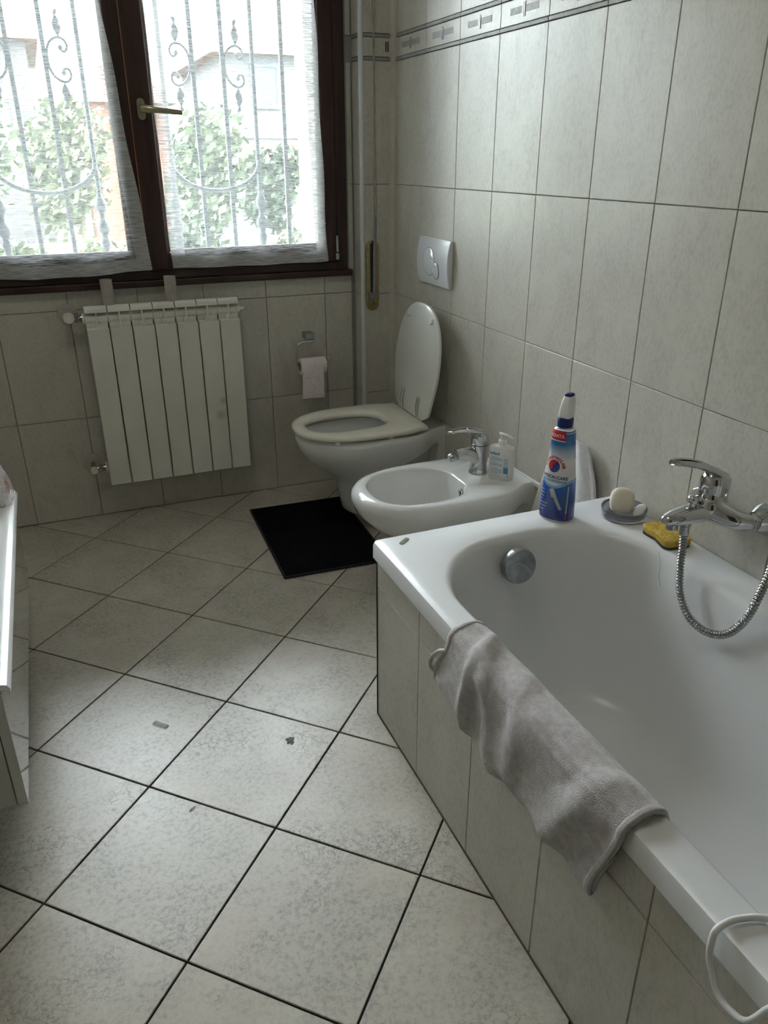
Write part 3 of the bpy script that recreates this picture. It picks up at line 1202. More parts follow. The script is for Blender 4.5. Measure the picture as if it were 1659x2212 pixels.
b.build('seam', G['gap_dark'], wd_)
bt = empty('shutter_belt', (-.092, PIER_Y - .02, .82), 'worn grey shutter belt hanging from above into the brass winder', 'shutter belt')
bl_ = local(bt)
b = MB()


def belt(u, v):
    z = .820 + v * (2.5 - .82)
    tw = .35 * math.sin(v * 4) * (1 - abs(2 * v - 1)) + .25
    wv = .011 - .0045 * smoothstep(.15, .45, v)
    x = -.093 + .004 * math.sin(v * 6) + (u - .5) * wv * math.cos(tw) * 1.2
    return bl_ @ Vector((x, PIER_Y - .020 - .006 * math.sin(v * math.pi) + (u - .5) * wv * math.sin(tw), z))


b.grid(belt, 3, 90)
b.build('belt', G['shutter_belt'], bt, 80, solid=.0018)
b = MB()
b.grid(lambda u, v: belt(.25 + .5 * u, .18 + .6 * v) + Vector((.002 + .0015 * math.sin(v * 90), -.0016, 0)), 2, 90)
b.build('frayed_band', G['belt_frayed'], bt, 80, solid=.0006)

# ------------------------------------------------------------------ flush plate
fp = empty('flush_plate', (0, -.480, .905), 'pale blue-white dual flush plate with two round buttons on the wall', 'flush plate')
fl_ = local(fp)
b = MB()
PY0, PY1, PZ0, PZ1 = -.612, -.362, .907, 1.070
pts = []
NN = 16
rings = []
for i in range(NN + 1):
    t = i / NN
    z = PZ0 + (PZ1 - PZ0) * t
    d = .012 + .012 * math.sin(math.pi * t) ** .8
    rings.append([fl_ @ Vector((0, PY0, z)), fl_ @ Vector((0, PY1, z)), fl_ @ Vector((-d, PY1, z)), fl_ @ Vector((-d, PY0, z))])
b.loft(rings)
b.build('plate', G['flush_plate'], fp, 35, bevel=.003, segs=3)


def plate_d(z):
    t = (z - PZ0) / (PZ1 - PZ0)
    return .012 + .012 * math.sin(math.pi * max(.001, min(.999, t))) ** .8


for yc, zc, r, nm in ((-.462, .988, .049, 'large_button'), (-.520, .962, .029, 'small_button')):
    for rr, off, m_, n_ in ((r, .0006, G['gap_dark'], 'gap'), (r - .0014, .0016, G['flush_plate'], nm)):
        b = MB()
        n = 40
        rg = []
        for q in (1.0, .97, .6, .2):
            ring = []
            for k in range(n):
                a = 2 * math.pi * k / n
                y, z = yc + rr * q * math.cos(a), zc + rr * q * math.sin(a)
                e = off + (.0010 * (1 - q) if n_ != 'gap' else 0) - (.0006 if (q == 1.0 and n_ != 'gap') else 0) + (.0006 if 'small' in nm else 0)
                ring.append(fl_ @ Vector((-plate_d(z) - e, y, z)))
            rg.append(ring)
        b.loft(rg, cap0=False)
        if n_ == 'gap':
            gp = b.build('button_gap', m_, fp, 60)
        else:
            b.build(nm, m_, fp, 60)

# ------------------------------------------------------------------ wall-hung toilet
def pan_ring(L, HW, hb, a, z, x0=0.0, p=2.3, N=26, taper=.16):
    """plan outline of a pan: from the wall (+y side) round the front and back to the wall (-y side)"""
    side = []
    for i in range(N + 1):
        t = i / N
        s = (L - x0) * (1 - t) ** 1.8
        if s < a:
            h = HW * (max(0.0, 1 - (1 - s / a) ** p)) ** (1 / p)
        else:
            h = HW + (hb - HW) * smoothstep(L - x0 - taper, L - x0, s) if (L - x0 - taper) > a else HW + (hb - HW) * smoothstep(a, L - x0, s)
        side.append((-(L - s), h))
    pts = [Vector((x, h, z)) for x, h in side]
    pts += [Vector((x, -h, z)) for x, h in reversed(side[:-1])]
    return pts


def oval_ring(cx, ax, by, z, n, p=2.4, th0=14, front_sharp=0.0):
    pts = []
    for i in range(n):
        th = math.radians(th0 + (360 - 2 * th0) * i / (n - 1))
        c, s = math.cos(th), math.sin(th)
        pts.append(Vector((cx + ax * math.copysign(abs(c) ** (2 / p), c), by * math.copysign(abs(s) ** (2 / p), s), z)))
    return pts


def cut_with(ob, cutter_mb):
    """boolean difference baked into the mesh, cutter removed"""
    cm = cutter_mb.mesh('cutter')
    co = bpy.data.objects.new('cutter', cm)
    COL.objects.link(co)
    if ob.parent:
        co.parent = ob.parent
    md = ob.modifiers.new('cut', 'BOOLEAN')
    md.operation = 'DIFFERENCE'
    md.solver = 'EXACT'
    md.object = co
    dg = bpy.context.evaluated_depsgraph_get()
    me = bpy.data.meshes.new_from_object(ob.evaluated_get(dg))
    ob.modifiers.clear()
    ob.data = me
    bpy.data.objects.remove(co)
    me.shade_smooth()
    me.set_sharp_from_angle(angle=math.radians(38))


def wedge(y0, y1, tri):
    b = MB()
    b.loft([[Vector((x, y0, z)) for x, z in tri], [Vector((x, y1, z)) for x, z in tri]])
    return b


TY = -.485
toilet = empty('toilet', (0, TY, .06), 'white wall-hung toilet with cream seat down and lid raised', 'toilet')
dz = -.06
b = MB()
outer = [(.060, .33, .090, .085), (.066, .365, .104, .09), (.085, .385, .111, .095), (.14, .394, .114, .10), (.19, .402, .117, .105),
         (.215, .414, .123, .11), (.245, .444, .137, .113), (.280, .488, .155, .113), (.315, .527, .170, .113), (.350, .549, .178, .113),
         (.378, .556, .180, .113), (.394, .554, .178, .111), (.402, .546, .171, .106)]
rings = [pan_ring(L, HW, hb, .25 if z > .25 else .19, z + dz) for z, L, HW, hb in outer]
n = len(rings[0])
inner = [(-.335, .195, .140, .402), (-.335, .180, .125, .398), (-.335, .178, .123, .375), (-.33, .160, .112, .30), (-.31, .115, .085, .22), (-.29, .07, .06, .17)]
rings += [oval_ring(cx, ax, by, z + dz, n) for cx, ax, by, z in inner]
b.loft(rings)
bowl = b.build('bowl', G['ceramic'], toilet, 45)
for sgn in (-1, 1):
    y0, y1 = sorted((sgn * .040, sgn * .20))
    cut_with(bowl, wedge(y0, y1, [(-.038, .235 + dz), (-.030, .335 + dz), (-.045, .345 + dz), (-.14, .319 + dz), (-.195, .290 + dz), (-.222, .255 + dz), (-.20, .235 + dz)]))
b = MB()
b.sphere((-.062, -.052, .312 + dz), .016, .026, .016, 16, 10)
b.build('bolt_cap', G['ceramic'], toilet, 60)
# water in the bowl
b = MB()
b.loft([oval_ring(-.295, .082, .066, .188 + dz, 40, 2.2), ], cap0=True, cap1=False)
b.build('water', mat('water_dark', (.10, .11, .10), .03, spec=.6), toilet)

# seat
SX0 = .098
seat_o = lambda inset, z: pan_ring(.565 - inset, .184 - inset, .160 - inset, .25, z + dz, SX0 + inset * .6, 2.35, 26, .10)
ns = len(seat_o(0, 0))
seat_i = lambda off, z: oval_ring(-.364, .150 + off, .098 + off, z + dz, ns, 2.7)
rings = [seat_o(.004, .412), seat_o(0, .416), seat_o(0, .424), seat_o(.005, .431), seat_o(.016, .4345),
         seat_i(.022, .4345), seat_i(.010, .432), seat_i(.002, .426), seat_i(0, .419), seat_i(.004, .412)]
b = MB()
b.loft(rings + [rings[0]], cap0=False, cap1=False)
seat = b.build('seat', G['seat_cream'], toilet, 50)
for x, y in ((-.45, -.150), (-.25, -.165), (-.45, .150), (-.25, .165)):
    b = MB()
    b.lathe([(.008, 0), (.009, .002), (.009, .010)], Matrix.Translation((x, y, .4025 + dz)), 14)
    b.build('bumper', G['plastic_white'], seat, 50)

# lid leaning back to the wall
tilt = math.atan2(.050, .44)
ML = Matrix.Translation((-.094, 0, .432 + dz)) @ Matrix.Rotation(tilt, 4, 'Y')


def lid_ring(inset, d):
    """lid outline in its own plane: up = local z, thickness = local x"""
    pts = []
    L_ = .416
    side = []
    for i in range(31):
        t = i / 30
        s = L_ * (1 - t) ** 1.7          # from the base to the rounded top
        q = L_ - s
        if s < .22:
            h = .186 * (max(0, 1 - (1 - s / .22) ** 2.35)) ** (1 / 2.35)
        else:
            h = .186 - .034 * smoothstep(.22, .416, s)
        if q < .04:
            h *= (1 - (1 - q / .04) ** 2.4 * .32)
        side.append((q, h))
    k = (.18 - inset) / .18
    for q, h in side:
        pts.append(Vector((d, h * k, inset + q * (L_ - 2 * inset) / L_)))
    for q, h in reversed(side[:-1]):
        pts.append(Vector((d, -h * k, inset + q * (L_ - 2 * inset) / L_)))
    return [ML @ p for p in pts]


b = MB()
b.loft([lid_ring(.004, -.009), lid_ring(0, -.006), lid_ring(0, .002), lid_ring(.008, .006)])
lid = b.build('lid', G['lid_white'], toilet, 40)
for y in (-.098, .098):
    b = MB()
    b.lathe([(.010, 0), (.0105, .002), (.0105, .006), (.009, .008), (.003, .0085)], ML @ Matrix.Translation((-.009, y, .365)) @ Matrix.Rotation(-math.pi / 2, 4, 'Y'), 20)
    b.build('bumper', G['plastic_white'], lid, 40)
# chrome hinges
for y in (-.070, .070):
    b = MB()
    base = Vector((-.088, y, .412 + dz))
    b.cyl(base, base + Vector((0, 0, .016)), .010, n=20)
    b.cyl(base + Vector((0, -.014, .020)), base + Vector((0, .014, .020)), .0085, n=20)
    p0 = base + Vector((-.004, 0, .020))
    p1 = ML @ Vector((-.012, y, .075))
    b.tube(catmull([p0, p0 + Vector((-.012, 0, .014)), ML @ Vector((-.0135, y, .040)), p1], 6), [.0065] * 13 + [.0055] * 5 + [.005], 12) if False else b.tube(catmull([p0, p0 + Vector((-.010, 0, .012)), ML @ Vector((-.0150, y, .042)), p1], 6), .0072, 12)
    b.sphere(p1, .0076, n=12, m=8)
    b.build('hinge', CH, toilet, 50)
b = MB()
b.box(-.094, -.080, -.07, .07, .416 + dz, .421 + dz)
b.build('hinge_bar', G['chrome_dull'], toilet)

# ------------------------------------------------------------------ wall-hung bidet
BY = -1.092
bidet = empty('bidet', (0, BY, .07), 'white wall-hung bidet between toilet and bathtub', 'bidet')
dz = -.07
b = MB()
outer = [(.072, .24, .08, .085), (.085, .29, .10, .09), (.13, .31, .108, .10), (.18, .335, .115, .105), (.22, .385, .130, .112), (.26, .455, .150, .118),
         (.300, .510, .167, .122), (.340, .545, .179, .125), (.372, .556, .184, .125), (.392, .553, .183, .124), (.403, .543, .177, .121), (.407, .530, .168, .117)]
rings = [pan_ring(L, HW, hb, .25 if z > .25 else .19, z + dz) for z, L, HW, hb in outer]
n = len(rings[0])
inner = [(-.353, .158, .142, .406), (-.353, .151, .136, .401), (-.353, .147, .131, .383), (-.349, .139, .124, .34), (-.335, .115, .105, .29), (-.325, .08, .075, .262), (-.32, .035, .035, .255)]
rings += [oval_ring(cx, ax, by, z + dz, n, 2.6) for cx, ax, by, z in inner]
b.loft(rings)
bbody = b.build('body', G['ceramic'], bidet, 45)
for sgn in (-1, 1):
    y0, y1 = sorted((sgn * .045, sgn * .20))
    cut_with(bbody, wedge(y0, y1, [(-.032, .222 + dz), (-.024, .335 + dz), (-.045, .345 + dz), (-.13, .325 + dz), (-.20, .280 + dz), (-.218, .240 + dz)]))
b = MB()
b.lathe([(.012, 0), (.014, .003), (.014, .012), (.008, .014), (.008, .022), (.003, .023)], Matrix.Translation((-.075, -.045, .322 + dz)) @ Matrix.Rotation(math.pi / 2, 4, 'X'), 12)
b.build('fixing_nut', G['chrome_dull'], bidet, 30)
# overflow ring on the back of the basin
Mo = Matrix.Translation((-.2095, -.034, .368 + dz)) @ Matrix.Rotation(-math.pi / 2 - .12, 4, 'Y')
b = MB()
b.lathe([(.0085, .004), (.0095, .006), (.0125, .006), (.0145, .003), (.0145, -.002)], Mo, 28, caps=False)
b.build('overflow_ring', CH, bidet, 60)
b = MB()
b.lathe([(.0095, .0022), (.0005, .0022)], Mo, 24, caps=False)
b.build('overflow_hole', G['gap_dark'], bidet)
# sealing bead against the wall
b = MB()
b.box(-.006, 0, -.215, .150, .396 + dz, .412 + dz)
b.build('wall_bead', G['plastic_offwhite'], bidet, bevel=.003)


# single-lever tap bodies --------------------------------------------------
def lever_shape(b, root, tip, w0, w1, th, M, slot=True, bow=.0):
    """open loop lever: a tapering frame with a long slot, from root to tip (local points)"""
    root, tip = Vector(root), Vector(tip)
    d = tip - root
    L_ = d.length
    d.normalize()
    side = Vector((0, 1, 0))
    up = side.cross(d).normalized()
    if up.z < 0:
        up = -up

    def ctr(t):
        return root + d * (L_ * t) + up * (bow * math.sin(math.pi * t))

    def wid(t):
        w = w0 + (w1 - w0) * t
        if t > .86:
            w *= math.sqrt(max(.02, 1 - ((t - .86) / .15) ** 2))
        return w

    NS = 20
    if slot:
        for s in (-1, 1):
            rg = []
            for k in range(NS + 1):
                t = k / NS
                w = wid(t)
                inn = w * (.42 if t > .30 else max(0.0, .42 * (t - .16) / .14)) if t > .16 else 0.0
                if t > .90:
                    inn *= max(0.0, 1 - (t - .90) / .06)
                c = ctr(t)
                h = th * (1 - .45 * t)
                o_, i_ = c + side * s * w, c + side * s * inn
                rg.append([M @ (i_ + up * h * .7), M @ (c + side * s * (inn + w) * .5 + up * h), M @ (o_ + up * h * .35), M @ (o_ - up * h * .35),
                           M @ (c + side * s * (inn + w) * .5 - up * h * .8), M @ (i_ - up * h * .7)])
            b.loft(rg)
    return b


def cap_shape(b, c, r, h, M, lean=0.0, n=28):
    """domed cartridge cap"""
    rg = []
    for q, zz in ((.96, 0), (1.0, .12), (1.0, .45), (.97, .68), (.86, .86), (.62, .97), (.25, 1.0)):
        rg.append([M @ (Vector(c) + Vector((r * q * math.cos(2 * math.pi * k / n) - lean * zz, r * q * math.sin(2 * math.pi * k / n), h * zz))) for k in range(n)])
    b.loft(rg)


tap = empty('bidet_tap', (-.120, BY + .022, .4065), 'chrome single-lever tap standing on the bidet', 'tap')
tap.scale = (1.16, 1.16, 1.16)
I4 = Matrix.Identity(4)
b = MB()
b.lathe([(.0285, 0), (.0285, .004), (.026, .010), (.0235, .03), (.0230, .060), (.0245, .078), (.0245, .082)], None, 32)
# spout arm
b.tube(catmull([(-.006, 0, .040), (-.028, 0, .057), (-.050, 0, .063), (-.072, 0, .060)], 6), [.021, .021, .0205, .020, .0195, .019, .0185, .018, .0175, .017, .0165, .016, .0155, .015, .0148, .0146, .0145, .0145, .0145], 18)
b.build('body', CH, tap, 45)
b = MB()
b.lathe([(.0125, 0), (.0142, .001), (.0142, .004), (.0120, .006), (.0135, .010), (.0125, .020), (.0110, .024), (.004, .0245)], Matrix.Translation((-.070, 0, .0595)) @ Matrix.Rotation(math.radians(-108), 4, 'Y'), 22)
b.build('aerator', G['chrome_dull'], tap, 40)
b = MB()
cap_shape(b, (0, 0, .084), .0255, .040, I4, .004)
b.build('cartridge_cap', CH, tap, 45)
b = MB()
lever_shape(b, (.008, 0, .116), (-.100, 0, .127), .020, .011, .0075, I4, True, .006)
b.build('lever', CH, tap, 40)
b = MB()
b.lathe([(.0030, 0), (.0030, .020), (.0045, .021), (.0045, .025), (.002, .026)], Matrix.Translation((.019, .0, .070)), 12)
b.build('waste_knob', CH, tap, 40)

# soap dispenser -----------------------------------------------------------
sd = empty('soap_dispenser', (-.083, BY - .053, .4065), 'white pump bottle of hand soap standing beside the bidet tap', 'soap dispenser', rz=math.radians(-52))
b = MB()
rings = []
for hx, hy, r, z in ((.037, .018, .017, 0), (.0395, .0205, .019, .004), (.0405, .0212, .0195, .02), (.0405, .0212, .0195, .095), (.0400, .0208, .0195, .103), (.037, .019, .018, .107), (.022, .015, .0145, .1105), (.0135, .0132, .013, .1125)):
    rings.append([(x, y, z) for x, y in rrect(0, 0, hx, hy, r, 8, 4)])
b.loft(rings)
b.build('bottle', G['plastic_white'], sd, 45)
b = MB()
b.lathe([(.0132, .112), (.0132, .127), (.0118, .129), (.0085, .1292), (.0085, .142)], None, 28)
pump = b.build('pump', G['plastic_white'], sd, 40)
b = MB()
rings = []
for k in range(13):
    t = k / 12
    x = -.012 + .046 * t
    z = .1465 - .006 * t * t - .0055 * max(0, t - .7) * 2
    hw_ = .0095 * (1 - .45 * t) * (math.sqrt(max(.05, 1 - (1 - t * 6) ** 2)) if t < .16 else 1)
    hh = .0055 * (1 - .6 * t)
    rings.append([(x, hw_ * math.cos(a_), z + hh * math.sin(a_)) for a_ in [2 * math.pi * q / 14 for q in range(14)]])
b.loft(rings)
b.build('nozzle', G['plastic_white'], pump, 50)


# flat lettering -----------------------------------------------------------
def text_mesh(txt, size, bold=0.0, shear=0.0, sx=1.0):
    """glyph outlines as flat triangles in xy, centred on x"""
    cu = bpy.data.curves.new('lettering', 'FONT')
    cu.body = txt
    cu.size = size
    cu.align_x = 'CENTER'
    cu.offset = bold
    cu.shear = shear
    ob = bpy.data.objects.new('lettering', cu)
    COL.objects.link(ob)
    dg = bpy.context.evaluated_depsgraph_get()
    me = bpy.data.meshes.new_from_object(ob.evaluated_get(dg))
    vs_ = [(v.co.x * sx, v.co.y) for v in me.vertices]
    fs_ = [tuple(p.vertices) for p in me.polygons]
    bpy.data.objects.remove(ob)
    bpy.data.meshes.remove(me)
    return vs_, fs_


def bottle_face(x, z, off):
    """front face of the soap bottle, local coordinates (slightly bowed)"""
    return Vector((x, -.0213 - off, z))


lab = MB()
vs_, fs_ = text_mesh('infasil', .0145, .0003)
lab.add([bottle_face(x - .0150, .0835 + y, .0004) for x, y in vs_], fs_)
lb = lab.build('label_lettering', G['ink_blue'], sd)
lab = MB()


def bar(x0, x1, z0, z1, o=.0004):
    lab.add([bottle_face(x0, z0, o), bottle_face(x1, z0, o), bottle_face(x1, z1, o), bottle_face(x0, z1, o)], [(0, 1, 2, 3)])


for k in range(16):
    z = .0765 - k * .0036
    if k in (4, 9):
        continue
    bar(-.0290, -.0290 + (.040 if k % 5 else .026), z - .0010, z + .0010)
for k in range(8):
    z = .074 - k * .0036
    bar(.0150, .0150 + (.0155 - .004 * (k % 3 == 2)), z - .0009, z + .0009)
bar(.012, .026, .0840, .0848)
bar(-.005, .0, .0870, .0876)
for k in range(4):
    bar(-.029 + k * .009, -.024 + k * .009, .0135, .0170)
lab.build('label_small_print', G['ink_grey_blue'], sd)
lab = MB()
for z0, z1 in ((.026, .0305), (.0315, .0362), (.0372, .0420), (.0430, .0460)):
    bar(.0150, .0305, z0, z1)
lab.build('label_blue_block', G['ink_blue'], sd)
for e_ in ((-.0305, -.0290, .089, .093), (.0300, .0315, .0175, .0215)):
    lab = MB()
    bar(*e_)
    lab.build('label_mark', G['ink_black'], sd)

# ------------------------------------------------------------------ bathtub with tiled front
TX0, TY1, TY0, TZ = -.700, -1.588, -3.300, .515
# tiled masonry front
b = MB()
b.box(-.679, -.650, TY0 + .01, TY1 - .012, 0, .468)
front = tag(b.build('wall_bath_front', G['grout_grey']), 'tiled front of the built-in bathtub', kind='structure')
b = MB()
b.box(-.649, -.002, TY1 - .045, TY1 - .012, 0, .468)
bend = tag(b.build('wall_bath_end', G['grout_grey']), 'tiled end of the built-in bathtub facing the bidet', kind='structure')
yb = [TY1 + .003 - TW * k for k in range(8)]
yb[-1] = TY0
yb[0] = TY1 - .004
for z0, z1 in ((.001, ZC - .03), (ZC - .03, .468)):
    for y0, y1 in zip(yb, yb[1:]):
        place_tile(front, AX_RIGHT, (-.679, (y0 + y1) / 2, (z0 + z1) / 2), y0 - y1, z1 - z0, M_WALL, gap=.0018)
    xe = [-.679, -.45, -.22, -.002]
    for x0, x1 in zip(xe, xe[1:]):
        place_tile(bend, AX_BACK, ((x0 + x1) / 2, TY1 - .012, (z0 + z1) / 2), x1 - x0, z1 - z0, M_WALL)
b = MB()
b.box(-.6885, -.678, TY1 - .006, TY1 - .0015, 0, .468)
b.build('edge_profile', G['grout_dark'], front)
b = MB()
b.box(-.6895, -.680, TY0, TY1 - .004, 0, .004)
b.build('floor_bead', mat('bead_brown', (.09, .07, .055), .8), front)

tub = empty('bathtub', (-.35, (TY0 + TY1) / 2, 0), 'white built-in bathtub along the right wall', 'bathtub')
tb = local(tub)
b = MB()
NC, NSD = 14, 12
oc = (-.351, (TY0 + TY1) / 2)
ohx, ohy = .349, (TY1 - TY0) / 2


def orect(ins, z, r):
    return [tb @ Vector((x, y, z)) for x, y in rrect(oc[0], oc[1], ohx - ins, ohy - ins, r, NC, NSD)]


def basin(x0, x1, y0, y1, r, z):
    return [tb @ Vector((x, y, z)) for x, y in rrect((x0 + x1) / 2, (y0 + y1) / 2, (x1 - x0) / 2, (y1 - y0) / 2, r, NC, NSD)]


rings = [orect(.006, .469, .008), orect(0, .471, .012), orect(0, .503, .014), orect(.003, .511, .014), orect(.011, TZ, .012)]
# opening: narrow rim on the room side, wider at the far end
A = (-.642, -.100, TY0 + .10, -1.690)
rings += [basin(A[0] - .004, A[1] + .004, A[2] - .004, A[3] + .006, .235, TZ),
          basin(A[0] + .004, A[1] - .006, A[2] + .006, A[3] - .004, .232, TZ - .004),
          basin(A[0] + .010, A[1] - .014, A[2] + .016, A[3] - .012, .228, TZ - .016),
          basin(A[0] + .018, A[1] - .022, A[2] + .04, A[3] - .024, .222, TZ - .06),
          basin(A[0] + .030, A[1] - .032, A[2] + .10, A[3] - .045, .215, .36),
          basin(A[0] + .045, A[1] - .045, A[2] + .18, A[3] - .070, .205, .25),
          basin(A[0] + .062, A[1] - .060, A[2] + .26, A[3] - .095, .190, .17),
          basin(A[0] + .085, A[1] - .082, A[2] + .31, A[3] - .125, .170, .125),
          basin(A[0] + .125, A[1] - .120, A[2] + .36, A[3] - .175, .130, .108),
          basin(A[0] + .19, A[1] - .185, A[2] + .45, A[3] - .26, .07, .103)]
b.loft(rings, cap0=False)
b.build('shell', G['acrylic'], tub, 40)
# overflow / waste control knob on the far end
Mk = tb @ Matrix.Translation((-.385, A[3] - .026, .450)) @ Matrix.Rotation(math.pi / 2 - .13, 4, 'X') @ Matrix.Rotation(.0, 4, 'Z')
b = MB()
b.lathe([(.030, -.01), (.030, .012)], Mk, 36)
b.lathe([(.0425, .010), (.0435, .013), (.0435, .030), (.0415, .034), (.036, .0355), (.004, .0365)], Mk, 44)
kn = b.build('overflow_knob', G['chrome_limescale'], tub, 35)
b = MB()
arc = [(-.034, .006), (-.020, .012), (-.004, .010), (.012, .0), (.024, -.016), (.030, -.026)]
for p, q in zip(arc, arc[1:]):
    d_ = Vector((q[0] - p[0], q[1] - p[1], 0))
    n_ = Vector((-d_.y, d_.x, 0)).normalized() * .0016
    b.add([Mk @ (Vector((*p, .0372)) - n_), Mk @ (Vector((*p, .0372)) + n_), Mk @ (Vector((*q, .0372)) + n_), Mk @ (Vector((*q, .0372)) - n_)], [(0, 1, 2, 3)])
b.build('groove', G['chrome_dull'], kn)
from mathutils.bvhtree import BVHTree
_sh = [o_ for o_ in tub.children if o_.name.startswith('shell')][0]
_bv = BVHTree.FromPolygons([Vector(v_.co) + tub.location for v_ in _sh.data.vertices], [tuple(p_.vertices) for p_ in _sh.data.polygons])


def on_tub(x, y, lift=.0009):
    h_ = _bv.ray_cast(Vector((x, y, 1.2)), Vector((0, 0, -1)))
    return h_[0] + h_[1] * (lift if h_[1].z > 0 else -lift)


for pts_, lab_ in (([(-.110, -1.893), (-.114, -1.900), (-.1175, -1.912), (-.122, -1.918), (-.124, -1.930)], 'dark hair stuck to the tub slope below the sponge'),
                   ([(-.455, -2.265), (-.445, -2.285), (-.425, -2.300), (-.405, -2.330)], 'dark hair lying on the bathtub bottom')):
    bh = MB()
    bh.tube([on_tub(p_.x, p_.y) for p_ in catmull([(x_, y_, 0) for x_, y_ in pts_], 8)], .00030, 5)
    tag(bh.build('hair_strand', G['hair_dark'], None, 60), lab_, 'hair', 'loose hairs in the bathtub')
# drain on the floor of the tub
b = MB()
b.lathe([(.002, .002), (.030, .002), (.035, .0)], tb @ Matrix.Translation((-.37, -2.02, .104)), 28)
b.build('drain', G['chrome_dull'], tub, 40)
# maker's badge near the corner
b = MB()
b.prism(rrect(0, 0, .0055, .0175, .005, 6, 3), .002, tb @ Matrix.Translation((-.6335, -1.6295, TZ)) @ Matrix.Rotation(math.radians(-52), 4, 'Z'))
b.build('badge', G['badge_metal'], tub, bevel=.0006)

# ------------------------------------------------------------------ bath mixer on the wall
MY = -1.985
mx = empty('bath_mixer', (0, MY, .655), 'chrome wall-mounted bath mixer with lever and shower hose', 'bath mixer')
ml = local(mx)
V = lambda x, y, z: ml @ Vector((x, MY + y, z))
b = MB()
# two splayed arms to the wall and the swelling centre body
for s in (-1, 1):
    pts = catmull([(-.084, MY + s * .004, .658), (-.078, MY + s * .030, .652), (-.062, MY + s * .056, .646), (-.040, MY + s * .074, .644)], 6)
    r_ = [.030 - .0125 * (i / (len(pts) - 1)) for i in range(len(pts))]
    b.tube([ml @ p for p in pts], r_, 22)
    b.sphere(pts[-1] - Vector((0, MY, .655)), .0178, n=18, m=12)
b.sphere(V(-.086, 0, .660), .034, .040, .034, 26, 16)
# spout: flattened beak pointing into the tub
rg = []
for t, x, z, w, h in ((0, -.080, .652, .034, .024), (.3, -.115, .650, .031, .022), (.6, -.150, .648, .027, .0185), (.8, -.178, .646, .0225, .0155), (.92, -.194, .645, .017, .0115), (1, -.204, .645, .008, .006)):
    rg.append([V(x, w * math.cos(a_), z + h * math.sin(a_)) for a_ in [2 * math.pi * k / 26 for k in range(26)]])
b.loft(rg)
# neck up to the cartridge
b.lathe([(.036, 0), (.032, .012), (.029, .024), (.0285, .030)], ml @ Matrix.Translation((-.080, MY, .668)), 30)
b.build('body', CH, mx, 60)
b = MB()
b.lathe([(.0125, 0), (.0125, .012), (.0105, .0125), (.0105, .002)], ml @ Matrix.Translation((-.176, MY, .622)), 22)
b.build('aerator', G['chrome_dull'], mx, 40)
b = MB()
b.lathe([(.0075, 0), (.0075, .010), (.0115, .012), (.013, .017), (.0125, .023), (.009, .027), (.003, .028)], ml @ Matrix.Translation((-.132, MY - .002, .664)), 22)
b.build('diverter_knob', CH, mx, 45)
b = MB()
cap_shape(b, (0, 0, 0), .0315, .046, ml @ Matrix.Translation((-.078, MY, .690)) @ Matrix.Rotation(math.radians(6), 4, 'Y'), .004)
b.build('cartridge_cap', CH, mx, 45)
b = MB()
lever_shape(b, (.014, 0, .030), (-.132, 0, .084), .027, .0125, .0105, ml @ Matrix.Translation((-.076, MY, .692)), True, .010)
b.build('lever', CH, mx, 40)
# nuts and conical wall escutcheons
for s in (-1, 1):
    Mw = ml @ Matrix.Translation((0, MY + s * .075, .645)) @ Matrix.Rotation(-math.pi / 2, 4, 'Y')
    b = MB()
    b.lathe([(.034, 0), (.0345, .004), (.031, .012), (.024, .024), (.0195, .030)], Mw, 32)
    b.build('escutcheon', CH, mx, 45)
    b = MB()
    b.lathe([(.0185, .026), (.020, .027), (.020, .040), (.0185, .041)], Mw, 6)
    b.build('union_nut', CH, mx, 20)
# hose connector and ribbed hose looping to the hand shower
b = MB()
b.lathe([(.0125, 0), (.0125, -.010), (.0105, -.012), (.0105, -.030), (.0085, -.034)], ml @ Matrix.Translation((-.140, MY, .634)), 20)
b.build('hose_union', G['chrome_dull'], mx, 40)
hp = catmull([(-.140, MY, .606), (-.140, MY - .004, .57), (-.143, MY - .010, .525), (-.150, MY - .030, .475), (-.155, MY - .068, .440), (-.152, MY - .118, .430), (-.146, MY - .165, .452), (-.138, MY - .195, .505), (-.128, MY - .208, .580), (-.115, MY - .214, .670), (-.100, MY - .225, .80), (-.085, MY - .24, .93), (-.075, MY - .25, 1.04)], 60)
rb = []
acc = 0.0
for i, p in enumerate(hp):
    if i:
        acc += (p - hp[i - 1]).length
    rb.append(.0076 + .0015 * math.sin(acc * 2 * math.pi / .0070))
# resample finely enough for the ribs
b = MB()
b.tube([ml @ p for p in hp], rb, 12)
b.build('hose', G['chrome_dull'], mx, 60)
b = MB()
hs_ = Vector(hp[-1])
b.tube([ml @ hs_, ml @ (hs_ + Vector((-.006, 0, .08))), ml @ (hs_ + Vector((-.02, 0, .19)))], [.009, .012, .013], 18)
b.lathe([(.012, 0), (.030, .018), (.034, .026), (.032, .030), (.004, .031)], ml @ Matrix.Translation(hs_ + Vector((-.015, 0, .20))) @ Matrix.Rotation(math.radians(-110), 4, 'Y'), 28)
b.tube([ml @ Vector((0, hs_.y, hs_.z + .06)), ml @ Vector((hs_.x, hs_.y, hs_.z + .06))], .013, 16)
b.build('hand_shower', CH, mx, 45)

# ------------------------------------------------------------------ cleaner spray bottle on the tub rim
FA = math.radians(-154)
BZ = TZ + .0006
cb = empty('cleaner_bottle', (-.228, -1.652, BZ), 'blue and white limescale cleaner spray bottle on the tub rim', 'spray bottle', rz=FA)
# local +x is the label front
prof = [(0, .0300, .0390), (.003, .0325, .0415), (.010, .0335, .0428), (.05, .0330, .0420), (.10, .0310, .0385), (.14, .0285, .0340), (.18, .0262, .0295), (.215, .0248, .0268), (.226, .0240, .0258), (.232, .0215, .0230), (.236, .0170, .0175), (.2375, .0150, .0150)]


